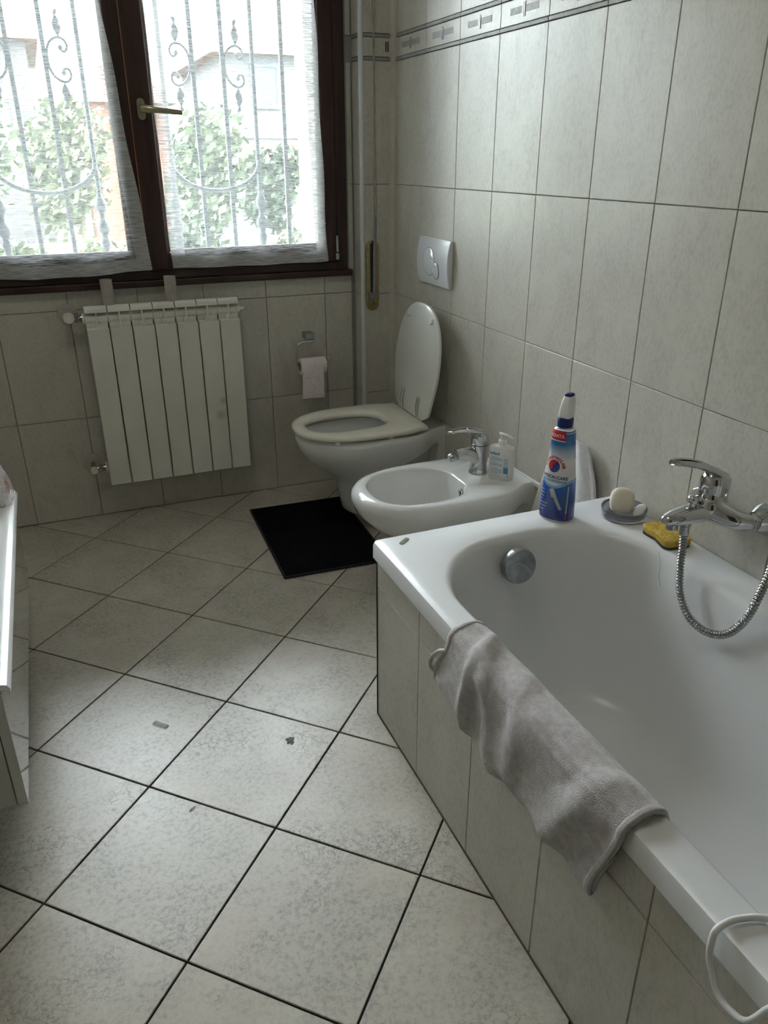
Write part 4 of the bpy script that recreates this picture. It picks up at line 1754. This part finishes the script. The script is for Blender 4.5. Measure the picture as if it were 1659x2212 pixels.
def bot(theta, z, off=0.0):
    d_, w_ = interp(prof, z)
    c, s = math.cos(theta), math.sin(theta)
    p = 2.5
    k = (abs(c) ** p + abs(s) ** p) ** (-1 / p)
    r = Vector((d_ * c * k, w_ * s * k, 0))
    return Vector((r.x, r.y, z)) + Vector((r.x / d_ ** 2, r.y / w_ ** 2, 0)).normalized() * off


def wrap(u, z, off):
    """u: arc length across the front, positive to the viewer's right"""
    d_, w_ = interp(prof, z)
    return bot(u / ((d_ + w_) / 2), z, off)


NT = 56


def bband(z0, z1, steps, t0=0, t1=2 * math.pi, off=0.0, nt=NT):
    b = MB()
    b.grid(lambda u, v: bot(t0 + (t1 - t0) * u, z0 + (z1 - z0) * v, off), nt, steps)
    return b


b = MB()
zs_ = [0, .003, .010, .03, .05, .075, .10, .12, .14, .16, .18, .20, .215, .226, .232, .236, .2375]
b.loft([[bot(2 * math.pi * k / NT, z) for k in range(NT)] for z in zs_])
b.build('bottle', G['plastic_white'], cb, 50)
# printed sleeve bands: deep blue lower part with a scooped top edge, blue fade at the neck
lower = lambda th: .088 + .016 * (1 - math.cos(min(abs(math.atan2(math.sin(th), math.cos(th))), 1.25) * 2.5)) * .5
m = mat('sleeve_lower', (.02, .05, .25), .16, coat=.6)
N, L, B = nodes(m)
t_ = N.new('ShaderNodeTexCoord')
s_ = N.new('ShaderNodeSeparateXYZ')
L.new(t_.outputs['Object'], s_.inputs[0])
r_ = N.new('ShaderNodeValToRGB')
mr = N.new('ShaderNodeMapRange')
mr.inputs['From Min'].default_value = 0
mr.inputs['From Max'].default_value = .11
L.new(s_.outputs['Z'], mr.inputs['Value'])
L.new(mr.outputs[0], r_.inputs[0])
e = r_.color_ramp.elements
e[0].position, e[0].color = .1, (.008, .016, .15, 1)
e[1].position, e[1].color = .85, (.016, .10, .40, 1)
L.new(r_.outputs[0], B.inputs['Base Color'])
b = MB()
b.grid(lambda u, v: bot(2 * math.pi * u, .005 + (lower(2 * math.pi * u) - .005) * v, .0003), NT, 14)
b.build('sleeve_lower', m, cb, 60)
b = MB()
b.grid(lambda u, v: bot(2 * math.pi * u, lower(2 * math.pi * u) + .0005 + .006 * v, .0003), NT, 2)
b.build('sleeve_arc', mat('sleeve_sky', (.22, .48, .72), .2), cb, 60)
m = mat('sleeve_upper', (.02, .16, .42), .16, coat=.6)
N, L, B = nodes(m)
t_ = N.new('ShaderNodeTexCoord')
s_ = N.new('ShaderNodeSeparateXYZ')
L.new(t_.outputs['Object'], s_.inputs[0])
mr = N.new('ShaderNodeMapRange')
mr.inputs['From Min'].default_value = .160
mr.inputs['From Max'].default_value = .236
L.new(s_.outputs['Z'], mr.inputs['Value'])
r_ = N.new('ShaderNodeValToRGB')
L.new(mr.outputs[0], r_.inputs[0])
e = r_.color_ramp.elements
e[0].position, e[0].color = 0.0, (.82, .85, .88, 1)
e[1].position, e[1].color = .5, (.02, .15, .42, 1)
L.new(r_.outputs[0], B.inputs['Base Color'])
bband(.160, .2355, 14, off=.0003).build('sleeve_upper', m, cb, 60)
# red corner flash with lettering
bband(.208, .2315, 6, -1.15, .62, .0006, 22).build('red_flash', G['ink_red'], cb, 60)
bband(.2062, .2080, 1, -1.15, .62, .0006, 22).build('flash_edge', G['ink_white'], cb, 60)


def wrap_text(name, txt, size, z, u0, m_, bold=.0, rot=0.0, sx=1.0, off=.0011, arc_r=None):
    vs_, fs_ = text_mesh(txt, size, bold, 0, sx)
    out = []
    for x, y in vs_:
        if arc_r:
            a = x / arc_r
            xx, yy = (arc_r + y) * math.sin(a), (arc_r + y) * math.cos(a)
        else:
            xx, yy = x * math.cos(rot) - y * math.sin(rot), x * math.sin(rot) + y * math.cos(rot)
        out.append(wrap(u0 + xx, z + yy, off))
    b = MB()
    b.add(out, fs_)
    return b.build(name, m_, cb)


wrap_text('lettering_flash', 'NOVIT\u00c0', .0105, .2150, -.006, G['ink_white'], .0002)
# roundel with red and blue field inside a white ring (figure left out)
RZ_, RU_ = .1435, -.003


def disc(r, m_, name, a0=0.0, a1=2 * math.pi, off=.0009, r_in=0.0):
    b = MB()
    b.grid(lambda u, v: wrap(RU_ + (r_in + (r - r_in) * v) * math.cos(a0 + (a1 - a0) * u), RZ_ + 1.15 * (r_in + (r - r_in) * v) * math.sin(a0 + (a1 - a0) * u), off), 32, 3)
    return b.build(name, m_, cb)


disc(.0152, G['ink_white'], 'roundel_ring', off=.0007)
disc(.0138, G['ink_navy'], 'roundel_field', off=.0009)
disc(.0136, G['ink_red'], 'roundel_red', math.radians(60), math.radians(235), .0011, .003)
wrap_text('lettering_brand', 'CHANTECLAIR', .0095, RZ_ - .0005, RU_, G['ink_red'], .0003, arc_r=.0185)
wrap_text('lettering_type', 'ANTICALCARE', .0105, .1130, -.002, G['ink_navy'], .0003, sx=.95)
wrap_text('lettering_strength', 'EXTRA POTENTE', .0082, .1035, -.001, G['ink_blue'], .0003, sx=.95)
for k, (txt, sz) in enumerate((('SCIOGLIE', .0042), ('IL CALCARE', .0042), ('BRILLANTEZZA', .0042))):
    pass
# picture of a chrome tap on the label: angled bar and head
b = MB()
for (u0, z0, u1, z1, w0, w1) in ((.004, .074, .022, .036, .0042, .0032), (-.002, .086, .006, .066, .0050, .0060)):
    du, dz_ = u1 - u0, z1 - z0
    l_ = math.hypot(du, dz_)
    nu, nz = -dz_ / l_, du / l_
    b.grid(lambda a, c: wrap(u0 + du * c + nu * (a - .5) * 2 * (w0 + (w1 - w0) * c), z0 + dz_ * c + nz * (a - .5) * 2 * (w0 + (w1 - w0) * c), .0010), 4, 10)
b.build('label_picture', G['ink_steel'], cb)
b = MB()
for k in range(7):
    z = .078 - k * .0085
    wd2 = (.010, .012, .011, .007, .021, .018, .013)[k]
    b.grid(lambda u, v: wrap(-.030 + wd2 * u, z + .0016 * v, .0010), 4, 1)
b.build('label_small_print', G['ink_grey_blue'], cb)
# scale printed along the side seam
b = MB()
b.grid(lambda u, v: wrap(.0335 + .0030 * u, .026 + .070 * v, .0010), 2, 12)
b.build('side_stripe', G['ink_grey_blue'], cb)
b = MB()
b.grid(lambda u, v: wrap(.0335 + .0030 * u, .010 + .015 * v, .0010), 2, 4)
b.build('side_stripe_red', G['ink_red'], cb)
# collar, trigger head and blue tip
b = MB()
b.lathe([(.0165, .2360), (.0185, .2372), (.0188, .2580), (.0175, .2600), (.012, .2605)], None, 36)
b.build('collar', G['cap_navy'], cb, 40)
b = MB()
rings = []
for z, dx, hx, hy in ((.2600, 0, .0140, .0145), (.2680, -.001, .0150, .0150), (.2800, -.003, .0160, .0140), (.2920, -.005, .0165, .0125), (.3020, -.007, .0155, .0110), (.3080, -.008, .0140, .0098), (.3105, -.008, .0120, .0085)):
    rings.append([(dx + x, y, z) for x, y in rrect(0, 0, hx, hy, .006, 6, 3)])
b.loft(rings)
hd = b.build('spray_head', G['plastic_white'], cb, 40)
b = MB()
rings = []
for z, hx, hy in ((.3100, .0125, .0088), (.3140, .0118, .0082), (.3168, .0080, .0055)):
    rings.append([(-.008 + x, y, z) for x, y in rrect(0, 0, hx, hy, .005, 6, 3)])
b.loft(rings)
b.build('nozzle_tip', G['cap_navy'], hd, 40)

# ------------------------------------------------------------------ soap dish, soaps, sponge
DX, DY = -.072, -1.715
dish = empty('soap_dish', (DX, DY, TZ), 'round smoky grey glass soap dish on the tub rim', 'soap dish')
b = MB()
b.lathe([(.030, .0005), (.048, .0005), (.0525, .004), (.0545, .014), (.0560, .026), (.0550, .0272), (.0535, .026), (.0520, .014), (.050, .009), (.046, .0075), (.002, .0075)], None, 48)
b.build('dish', G['dish_smoky'], dish, 50)


def pebble(name, c, rx, ry, rz, M, m_, lab_, e=2.3):
    b = MB()
    n_, m2 = 28, 16
    rings = []
    for i in range(m2 + 1):
        a = -1.5 + 3.0 * i / m2
        ring = []
        for k in range(n_):
            t = 2 * math.pi * k / n_
            sg = lambda v: math.copysign(abs(v) ** (2 / e), v)
            ring.append(M @ Vector((rx * sg(math.cos(a)) * sg(math.cos(t)), ry * sg(math.cos(a)) * sg(math.sin(t)), rz * sg(math.sin(a)))))
        rings.append(ring)
    b.loft(rings)
    o = b.build(name, m_, None, 60)
    o.location = c
    return tag(o, lab_, 'soap', 'bars of soap in the dish')


pebble('soap_bar', (DX - .004, DY + .006, TZ + .0410), .030, .034, .0165, Matrix.Rotation(math.radians(-38), 3, 'Z') @ Matrix.Rotation(math.radians(62), 3, 'X') , G['soap_cream'], 'large cream soap bar standing upright in the soap dish', 2.6)
pebble('soap_bar', (DX + .030, DY - .022, TZ + .0205), .023, .014, .0085, Matrix.Rotation(math.radians(20), 3, 'Z') @ Matrix.Rotation(math.radians(-24), 3, 'Y'), G['soap_white'], 'small worn white soap bar lying beside the cream one')

sg_ = empty('sponge', (-.062, -1.858, TZ), 'yellow cellulose sponge with dark scouring side on the tub rim', 'sponge', rz=math.radians(-97))
# outline with a waist on both long sides; local x along its length
out = []
for k in range(48):
    a = 2 * math.pi * k / 48
    c, s = math.cos(a), math.sin(a)
    x = .054 * math.copysign(abs(c) ** .35, c)
    y = .036 * math.copysign(abs(s) ** .35, s) * (1 - .20 * math.exp(-(x / .026) ** 2))
    out.append((x, y))
b = MB()
b.prism([(x * .985, y * .985) for x, y in out], .006)
b.build('scouring_side', G['scourer'], sg_, bevel=.001)
b = MB()
b.prism(out, .017, Matrix.Translation((0, 0, .006)))
fo = b.build('foam', G['sponge_yellow'], sg_, bevel=.003)
b = MB()
rnd = random.Random(3)
for k in range(70):
    x, y = rnd.uniform(-.050, .050), rnd.uniform(-.027, .027)
    r = rnd.uniform(.0006, .0019)
    q = rnd.uniform(0, 3)
    ring = [Vector((x + r * 1.6 * math.cos(t) * math.cos(q) - r * .7 * math.sin(t) * math.sin(q), y + r * 1.6 * math.cos(t) * math.sin(q) + r * .7 * math.sin(t) * math.cos(q), .0233)) for t in [2 * math.pi * j / 8 for j in range(8)]]
    b.add(ring, [tuple(range(8))])
pp = b.build('pores', G['sponge_pore'], fo)
pp['kind'] = 'stuff'

# ------------------------------------------------------------------ towel over the tub rim
tw = empty('bath_towel', (-.68, -2.26, TZ), 'grey terry towel draped over the bathtub rim', 'towel')
tl2 = local(tw)
YA0, YA1 = -2.020, -2.525       # far and near ends on the rim


def towel_pt(u, v):
    """u: 0 far end .. 1 near end; v: 0 inner edge .. outer fold .. 1 hidden under-layer"""
    path = [(-.6285, .478), (-.6345, .500), (-.6425, .5185), (-.6600, .5265), (-.6800, .5275), (-.7000, .5235), (-.7110, .5120), (-.7150, .4900), (-.7165, .4550), (-.7170, .4150), (-.7175, .3800), (-.7160, .3620), (-.7100, .3560), (-.7050, .3640), (-.7045, .4000), (-.7045, .4500)]
    f = v * (len(path) - 1)
    i = min(int(f), len(path) - 2)
    t = f - i
    x = path[i][0] + (path[i + 1][0] - path[i][0]) * t
    z = path[i][1] + (path[i + 1][1] - path[i][1]) * t
    hang = smoothstep(.51, .36, z) if (i >= 6) else 0.0
    y = YA0 + (YA1 - YA0) * u
    # the hanging part is skewed toward the far end
    y += .050 * hang * (1 - .15 * u)
    # the lower edge is higher near the far corner, lowest at the near corner
    if i >= 6:
        z += hang * (.024 * (1 - smoothstep(0, .25, u)) - .010 * smoothstep(.75, 1, u))
        z += .004 * hang * math.sin(u * 9)
    # diagonal folds
    ph = (u * 3.2 + v * 1.3)
    fold = .012 * math.exp(-((u - .10 - .22 * v) / .035) ** 2) + .009 * math.exp(-((u - .02 - .62 * v) / .045) ** 2) + .008 * math.exp(-((u - .92 + .16 * v) / .05) ** 2) + .006 * math.exp(-((u - .30 - .40 * v) / .05) ** 2)
    fold += .0028 * math.sin(ph * 6.0) + .0040 * noise.noise(Vector((u * 9, v * 7, .3)))
    k = smoothstep(.05, .2, v) * smoothstep(.92, .72, v)
    fold = max(fold, -.001) * k
    if v < .42:
        z += fold
        x -= fold * .3
    else:
        x -= fold * 1.3
    return tl2 @ Vector((x, y, z))


b = MB()
b.grid(towel_pt, 90, 90)
tmain = b.build('towel', G['terry_grey'], tw, 80, solid=.006, subd=0)
# stitched hems on both ends and a hanging loop
for u0, u1 in ((-.006, .014), (.986, 1.006)):
    b = MB()

    def hem(s, v):
        p = towel_pt(u0 + (u1 - u0) * s, v)
        q = towel_pt(u0 + (u1 - u0) * s, min(1, v + .01)) - towel_pt(u0 + (u1 - u0) * s, max(0, v - .01))
        nrm = Vector((q.z, 0, -q.x))
        return p
    b.grid(hem, 3, 70)
    b.build('hem', G['terry_hem'], tmain, 80, solid=.0085)
b = MB()
lp = catmull([towel_pt(.004, .50), towel_pt(.0, .52) + Vector((-.006, .014, -.004)), towel_pt(0, .58) + Vector((-.008, .022, -.006)), towel_pt(0, .64) + Vector((-.006, .016, -.004)), towel_pt(.004, .68)], 8)
b.tube(lp, .0045, 8)
b.build('hanging_loop', G['terry_hem'], tmain, 70)

# ------------------------------------------------------------------ hand towel on the wall behind the bottle
ht = empty('hand_towel', (-.03, -1.41, .34), 'small pale hand towel hanging on the wall behind the cleaner bottle', 'hand towel')
hl = local(ht)
HZ1 = .622


def htow(u, v):
    """u: 0 far (bidet side) .. 1 near; v: 0 top .. 1 bottom"""
    ya = -1.345 + (.085) * v ** 1.1
    yb_ = -1.480 - .135 * v ** 1.0 - .008 * math.sin(v * 7)
    y = ya + (yb_ - ya) * u
    z = HZ1 - (.30) * v - .035 * (abs(u - .75) ** 1.3) * (1 - .5 * v)
    f = math.sin(u * 9.5 + .6) * .5 + math.sin(u * 17 + v * 2) * .25
    x = -.026 - .019 * (1 - .35 * v) * f * (.55 + .45 * v) - .006 * v
    x += .0012 * smoothstep(.34, .36, v) * smoothstep(.60, .58, v) * math.sin(v * 190)
    return hl @ Vector((min(x, -.006), y, z))


b = MB()
b.grid(htow, 60, 90)
hto = b.build('towel', G['terry_white'], ht, 80, solid=.007)
b = MB()
b.grid(lambda u, v: htow(.955 + .05 * u, v) + Vector((-.001, 0, 0)), 3, 60)
b.build('hem', G['terry_white'], hto, 80, solid=.010)
hk = empty('towel_hook', (0, -1.425, .590), 'small white wall hook behind the hand towel', 'hook')
b = MB()
b.lathe([(.010, 0), (.010, .003), (.006, .004), (.006, .011), (.007, .013), (.002, .014)], Matrix.Rotation(-math.pi / 2, 4, 'Y'), 20)
b.build('hook', G['plastic_white'], hk, 45)

# ------------------------------------------------------------------ black bath mat
bm_ = empty('bath_mat', (-.509, -.515, 0), 'black rectangular bath mat in front of the toilet', 'bath mat', rz=math.radians(-2.4))
MW, MLn = .394, .608
b = MB()


def matp(u, v):
    x = (u - .5) * (MW - .012)
    y = (.5 - v) * (MLn - .012)
    z = .0095
    if v < .42:
        z += .0016 * math.sin(v / .42 * math.pi * 2 * 9)
    z += .0006 * noise.noise(Vector((x * 60, y * 60, 0)))
    return Vector((x, y, z))


b.grid(matp, 40, 150)
# close the underside
b.box(-(MW - .012) / 2, (MW - .012) / 2, -(MLn - .012) / 2, (MLn - .012) / 2, .0012, .0075)
b.build('pile', G['mat_black'], bm_, 70)
b = MB()
for x0, x1, y0, y1 in ((-MW / 2, -MW / 2 + .008, -MLn / 2, MLn / 2), (MW / 2 - .008, MW / 2, -MLn / 2, MLn / 2), (-MW / 2, MW / 2, -MLn / 2, -MLn / 2 + .008), (-MW / 2, MW / 2, MLn / 2 - .008, MLn / 2)):
    b.box(x0, x1, y0, y1, .001, .0105)
b.build('binding', G['mat_binding'], bm_, bevel=.003)

# ------------------------------------------------------------------ wall-hung cabinet at the left edge
CX, CY0, CY1, CZ0, CZ1 = -1.502, -1.805, -.830, .200, .462
vb = empty('vanity_cabinet', (-1.75, (CY0 + CY1) / 2, CZ0), 'white glossy wall-hung bathroom cabinet at the left edge', 'cabinet')
vl = local(vb)
b = MB()
b.box(XL, CX - .020, CY0 + .002, CY1 - .002, CZ0 + .002, CZ1, vl)
b.build('body', G['vanity_side'], vb, bevel=.001)
b = MB()
b.box(CX - .018, CX, CY0, CY1, CZ0, CZ1 - .004, vl)
dr = b.build('drawer_front', G['vanity_gloss'], vb, bevel=.001)
# grip profile along the top edge of the drawer
b = MB()
pf = [(-.046, .462), (-.046, .470), (-.030, .474), (-.014, .4735), (-.010, .4760), (.004, .4765), (.012, .4735), (.0165, .4660), (.0165, .4560), (.0135, .4530), (.0120, .4620), (.004, .4640), (-.002, .4640), (-.002, .4600), (-.018, .4600), (-.020, .462)]
b.loft([[vl @ Vector((CX + p[0], CY0 + .002, p[1])) for p in pf], [vl @ Vector((CX + p[0], CY1 - .002, p[1])) for p in pf]])
b.build('grip_profile', G['vanity_edge'], dr, 35, bevel=.001)

pk = empty('plastic_pack', (-1.545, -.905, .475), 'clear plastic pack with red print standing on the left cabinet', 'plastic pack')
b = MB()
rings = []
for z, hx, hy in ((.0, .055, .050), (.008, .060, .055), (.05, .057, .052), (.10, .048, .046), (.15, .034, .034), (.18, .022, .022)):
    rings.append([(-.005 + x - z * .06 + .003 * math.sin(k * 1.7 + z * 40), y + .003 * math.cos(k * 2.3), z) for k, (x, y) in enumerate(rrect(0, 0, hx, hy, .022, 5, 3))])
b.loft(rings)
b.build('wrapping', G['cellophane'], pk, 30)
b = MB()
rings = []
for z, hx, hy in ((.002, .048, .044), (.06, .046, .042), (.12, .036, .034), (.14, .02, .02)):
    rings.append([(-.006 + x - z * .06, y, z) for x, y in rrect(0, 0, hx, hy, .02, 5, 3)])
b.loft(rings)
b.build('contents', G['plastic_white'], pk, 50)
b = MB()
for k, (z0, z1, y0, y1) in enumerate(((.020, .026, -.03, .02), (.034, .052, -.030, -.016), (.034, .052, -.010, .004), (.034, .052, .010, .026), (.060, .066, -.03, .022))):
    b.box(.0475 - z0 * .09, .0490 - z0 * .09, y0, y1, z0, z1)
b.build('red_print', G['ink_red'], pk)

# ------------------------------------------------------------------ white cord over the near rim
cd = catmull([(-.560, -2.790, .5215), (-.600, -2.735, .5205), (-.642, -2.702, .5205), (-.6725, -2.690, .5205), (-.692, -2.688, .5205), (-.7075, -2.689, .517), (-.7115, -2.690, .500), (-.712, -2.692, .480), (-.712, -2.701, .4615), (-.712, -2.714, .4420), (-.712, -2.733, .4395), (-.712, -2.756, .452), (-.712, -2.774, .4986), (-.7105, -2.784, .515), (-.690, -2.800, .5205), (-.640, -2.835, .5205), (-.60, -2.85, .5205)], 10)
b = MB()
b.tube(cd, .0042, 10)
tag(b.build('white_cord', G['cord_white'], None, 70), 'thin white cord looped over the near bathtub rim', 'cord')

# ------------------------------------------------------------------ small things on the floor and the rim
b = MB()
Ms = Matrix.Translation((-1.2225, -1.4195, 0)) @ Matrix.Rotation(math.radians(-47), 4, 'Z')
rings = []
for x, h in ((-.022, .003), (-.019, .0065), (-.004, .0072), (.010, .0066), (.019, .0060), (.022, .003)):
    rings.append([Ms @ Vector((x, y, z)) for y, z in ((-.006, .0008), (.006, .0008), (.0066, h * .6), (.003, h), (-.003, h * .92), (-.0066, h * .55))])
b.loft(rings)
tag(b.build('plastic_scrap', G['cellophane'], None, 30), 'small clear plastic scrap lying on the floor', 'plastic scrap')
b = MB()
rnd = random.Random(11)
ring = [Vector((-.930 + r * math.cos(a_), -1.6043 + r * math.sin(a_) * 1.1, .0004)) for a_, r in [(2 * math.pi * k / 22, .011 + rnd.uniform(-.004, .004)) for k in range(22)]]
b.loft([ring, [p + Vector((0, 0, .0009)) for p in ring]])
tag(b.build('floor_spot', noise_col(mat('spot_grey', (.14, .14, .13), .8), (.10, .10, .10), (.22, .22, .21), 150, 4), None, 30), 'small dark ragged spot of dirt on a floor tile', 'dirt spot')
b = MB()
b.sphere((-1.1967, -1.7369, .0004), .0095, .0040, .0022, 18, 8, Matrix.Rotation(math.radians(35), 3, 'Z'))
mw = mat('water_drop', (.9, .92, .93), .02, spec=.5, trans=.9, ior=1.33)
tag(b.build('water_drop', mw, None, 60), 'single drop of water on the floor tile', 'water drop')

# ------------------------------------------------------------------ outdoors beyond the window
GZ = -1.1
b = MB()
b.grid(lambda u, v: Vector((-30 + 75 * u, .5 + 70 * v, GZ + .05 * math.sin(u * 40) * math.sin(v * 31))), 30, 30)
tag(b.build('garden_ground', G['grass'], None, 60), 'green garden lawn outside the window', kind='structure')
b = MB()
b.box(-2.4, .6, .36, .5, GZ - .5, -.1)
rnd = random.Random(5)


def leafy(name, x, y, z0, h, rx, nleaf, m_, lab_, cat, trunk=None, seed=0, leaf=.10, group=None):
    r = random.Random(seed)
    root = empty(name, (x, y, GZ), lab_, cat, group)
    b = MB()
    blobs = [(r.uniform(-.5, .5) * rx, r.uniform(-.35, .35) * rx, z0 + h * r.uniform(.3, .75), rx * r.uniform(.45, .7), h * r.uniform(.22, .36)) for _ in range(7)]
    for k in range(nleaf):
        bx_, by_, bz_, br, bh = blobs[k % len(blobs)]
        d = Vector((r.gauss(0, 1), r.gauss(0, 1), r.gauss(0, 1))).normalized() * r.uniform(.55, 1.0)
        p = Vector((bx_ + d.x * br, by_ + d.y * br, max(.05, bz_ + d.z * bh)))
        n1 = Vector((r.gauss(0, 1), r.gauss(0, 1), r.gauss(0, 1))).normalized()
        n2 = n1.orthogonal().normalized()
        n3 = n1.cross(n2)
        l_ = leaf * r.uniform(.6, 1.3)
        b.add([p - n2 * l_, p + n3 * l_ * .5, p + n2 * l_, p - n3 * l_ * .5], [(0, 1, 2, 3)])
    f_ = b.build('foliage', m_, root)
    f_['kind'] = 'stuff'
    b = MB()
    th_ = z0 + h * .6
    b.tube([(0, 0, -.05), (.03 * rx, 0, th_ * .5), (0, .03 * rx, th_)], [.05 * rx + .03, .04 * rx + .02, .015 * rx + .01], 8)
    for k in range(3):
        bx_, by_, bz_, br, bh = blobs[k]
        b.tube([(0, 0, th_ * .55), (bx_ * .6, by_ * .6, bz_ * .9 + .05), (bx_, by_, bz_)], [.03 * rx + .01, .02 * rx + .008, .006], 6)
    b.build('trunk', G['bark'], root, 60)
    return root


hedge = [(-1.75, 8.9, 'leaf_mid', 'garden shrub outside, leftmost of the four behind the curtains'), (-.5, 8.3, 'leaf_pale', 'pale garden shrub outside, second from the left behind the curtains'),
         (.65, 9.1, 'leaf_dark', 'dark garden shrub outside, third from the left behind the curtains'), (1.9, 8.5, 'leaf_mid', 'garden shrub outside, rightmost of the four behind the curtains')]
for k, (x, y, m_, lab_) in enumerate(hedge):
    leafy('garden_shrub', x, y, .1, 1.4 + .25 * (k % 3), .55, 1500, G[m_], lab_, 'shrub', seed=20 + k, leaf=.075, group='garden shrubs')
trees = [(-2.5, 13.0, 3.6, 1.0, 'leaf_mid', 'leafy garden tree outside, leftmost of the four trees'), (-.5, 15.3, 3.0, 1.0, 'leaf_pale', 'pale leafy garden tree outside, in front of the low brick house'), (1.75, 13.0, 3.2, 1.0, 'leaf_mid', 'leafy garden tree outside behind the right curtain, left of the white house'), (3.7, 15.4, 2.0, .75, 'leaf_dark', 'small dark garden tree outside in front of the white house')]
for k, (x, y, h, rx, m_, lab_) in enumerate(trees):
    leafy('garden_tree', x, y, .8, h, rx, 2200, G[m_], lab_, 'tree', seed=40 + k, leaf=.11, group='garden trees')


def house(x0, x1, y0, y1, zt_, roof_h, wall_m, roof_m, wins, lab_, bands=()):
    root = empty('house', ((x0 + x1) / 2, (y0 + y1) / 2, GZ), lab_, 'house', 'houses outside')
    lo = local(root)
    b = MB()
    b.box(x0, x1, y0, y1, GZ, zt_, lo)
    b.build('walls', wall_m, root)
    b = MB()
    o = .35
    base = [lo @ Vector(p) for p in ((x0 - o, y0 - o, zt_), (x1 + o, y0 - o, zt_), (x1 + o, y1 + o, zt_), (x0 - o, y1 + o, zt_))]
    ym = (y0 + y1) / 2
    b.add(base + [lo @ Vector((x0 + .8, ym, zt_ + roof_h)), lo @ Vector((x1 - .8, ym, zt_ + roof_h))], [(3, 2, 1, 0), (0, 1, 5, 4), (1, 2, 5), (2, 3, 4, 5), (3, 0, 4)])
    rf = b.build('roof', roof_m, root)
    b = MB()
    b.box((x0 + x1) / 2, (x0 + x1) / 2 + .6, ym - .3, ym + .3, zt_, zt_ + roof_h + .6, lo)
    b.build('chimney', wall_m, rf)
    for wx0, wx1, wz0, wz1, m_ in wins:
        b = MB()
        for e in ((wx0 - .08, wx0, wz0, wz1), (wx1, wx1 + .08, wz0, wz1), (wx0 - .08, wx1 + .08, wz0 - .1, wz0), (wx0 - .08, wx1 + .08, wz1, wz1 + .08)):
            b.box(e[0], e[1], y0 - .07, y0 + .02, e[2], e[3], lo)
        w_ = b.build('window', G['house_white'], root)
        b = MB()
        b.box(wx0, wx1, y0 - .02, y0 + .01, wz0, wz1, lo)
        b.build('window_pane', m_, w_)
    for z0, z1, m_ in bands:
        b = MB()
        b.box(x0 - .02, x1 + .02, y0 - .05, y0 + .02, z0, z1, lo)
        b.build('wall_band', m_, root)
    return root


house(3.35, 8.6, 18.0, 24, 3.55, 1.6, G['house_white'], G['roof_tile'], [(4.05, 4.62, 2.5, 3.3, G['window_blue']), (6.4, 7.1, 2.4, 3.4, G['window_blue'])], 'white house with a blue window outside beyond the garden', bands=((.9, 1.6, G['brick_orange']), (1.75, 1.95, G['rail_grey'])))
house(.3, 2.2, 20.5, 26, 2.6, 1.3, G['brick_orange'], G['roof_tile'], [(.95, 1.45, 1.2, 2.0, G['window_blue'])], 'low brick house outside between tree and white house')
house(-9.5, -.9, 24, 32, 4.3, 1.9, G['house_cream'], G['roof_tile'], [(-4.0, -3.1, 1.6, 2.8, G['window_blue']), (-2.4, -1.7, 1.6, 2.8, G['shutter_green']), (-6.4, -5.4, 1.6, 2.8, G['shutter_green'])], 'cream house with red roof outside beyond the left curtain')
b = MB()
hp_ = []
for k in range(41):
    t = k / 40
    hp_.append((-60 + 130 * t, 6.0 + 3.2 * math.sin(t * 5.2 + .6) + 1.0 * math.sin(t * 17)))
b.loft([[(x, 85, GZ - 1) for x, z in hp_], [(x, 92, z * .6) for x, z in hp_], [(x, 105, z * 1.5) for x, z in hp_], [(x, 125, GZ - 1) for x, z in hp_]], closed=False, cap0=False, cap1=False)
tag(b.build('hills', noise_col(mat('hill_green', (.06, .08, .06), .95), (.045, .06, .05), (.09, .10, .085), .3, 5), None, 60), 'low wooded hills far beyond the houses', kind='structure')
fe = empty('garden_fence', (1, 10.8, GZ), 'dark metal fence at the end of the garden', 'fence')
for k in range(60):
    b = MB()
    x = -4.0 + k * .16
    b.box(x - .012, x + .012, -.012, .012, 0, 1.25)
    b.build('fence_bar', G['fence_metal'], fe)
for z in (.15, 1.15):
    b = MB()
    b.box(-4.1, 5.6, -.015, .015, z, z + .04)
    b.build('fence_rail', G['fence_metal'], fe)
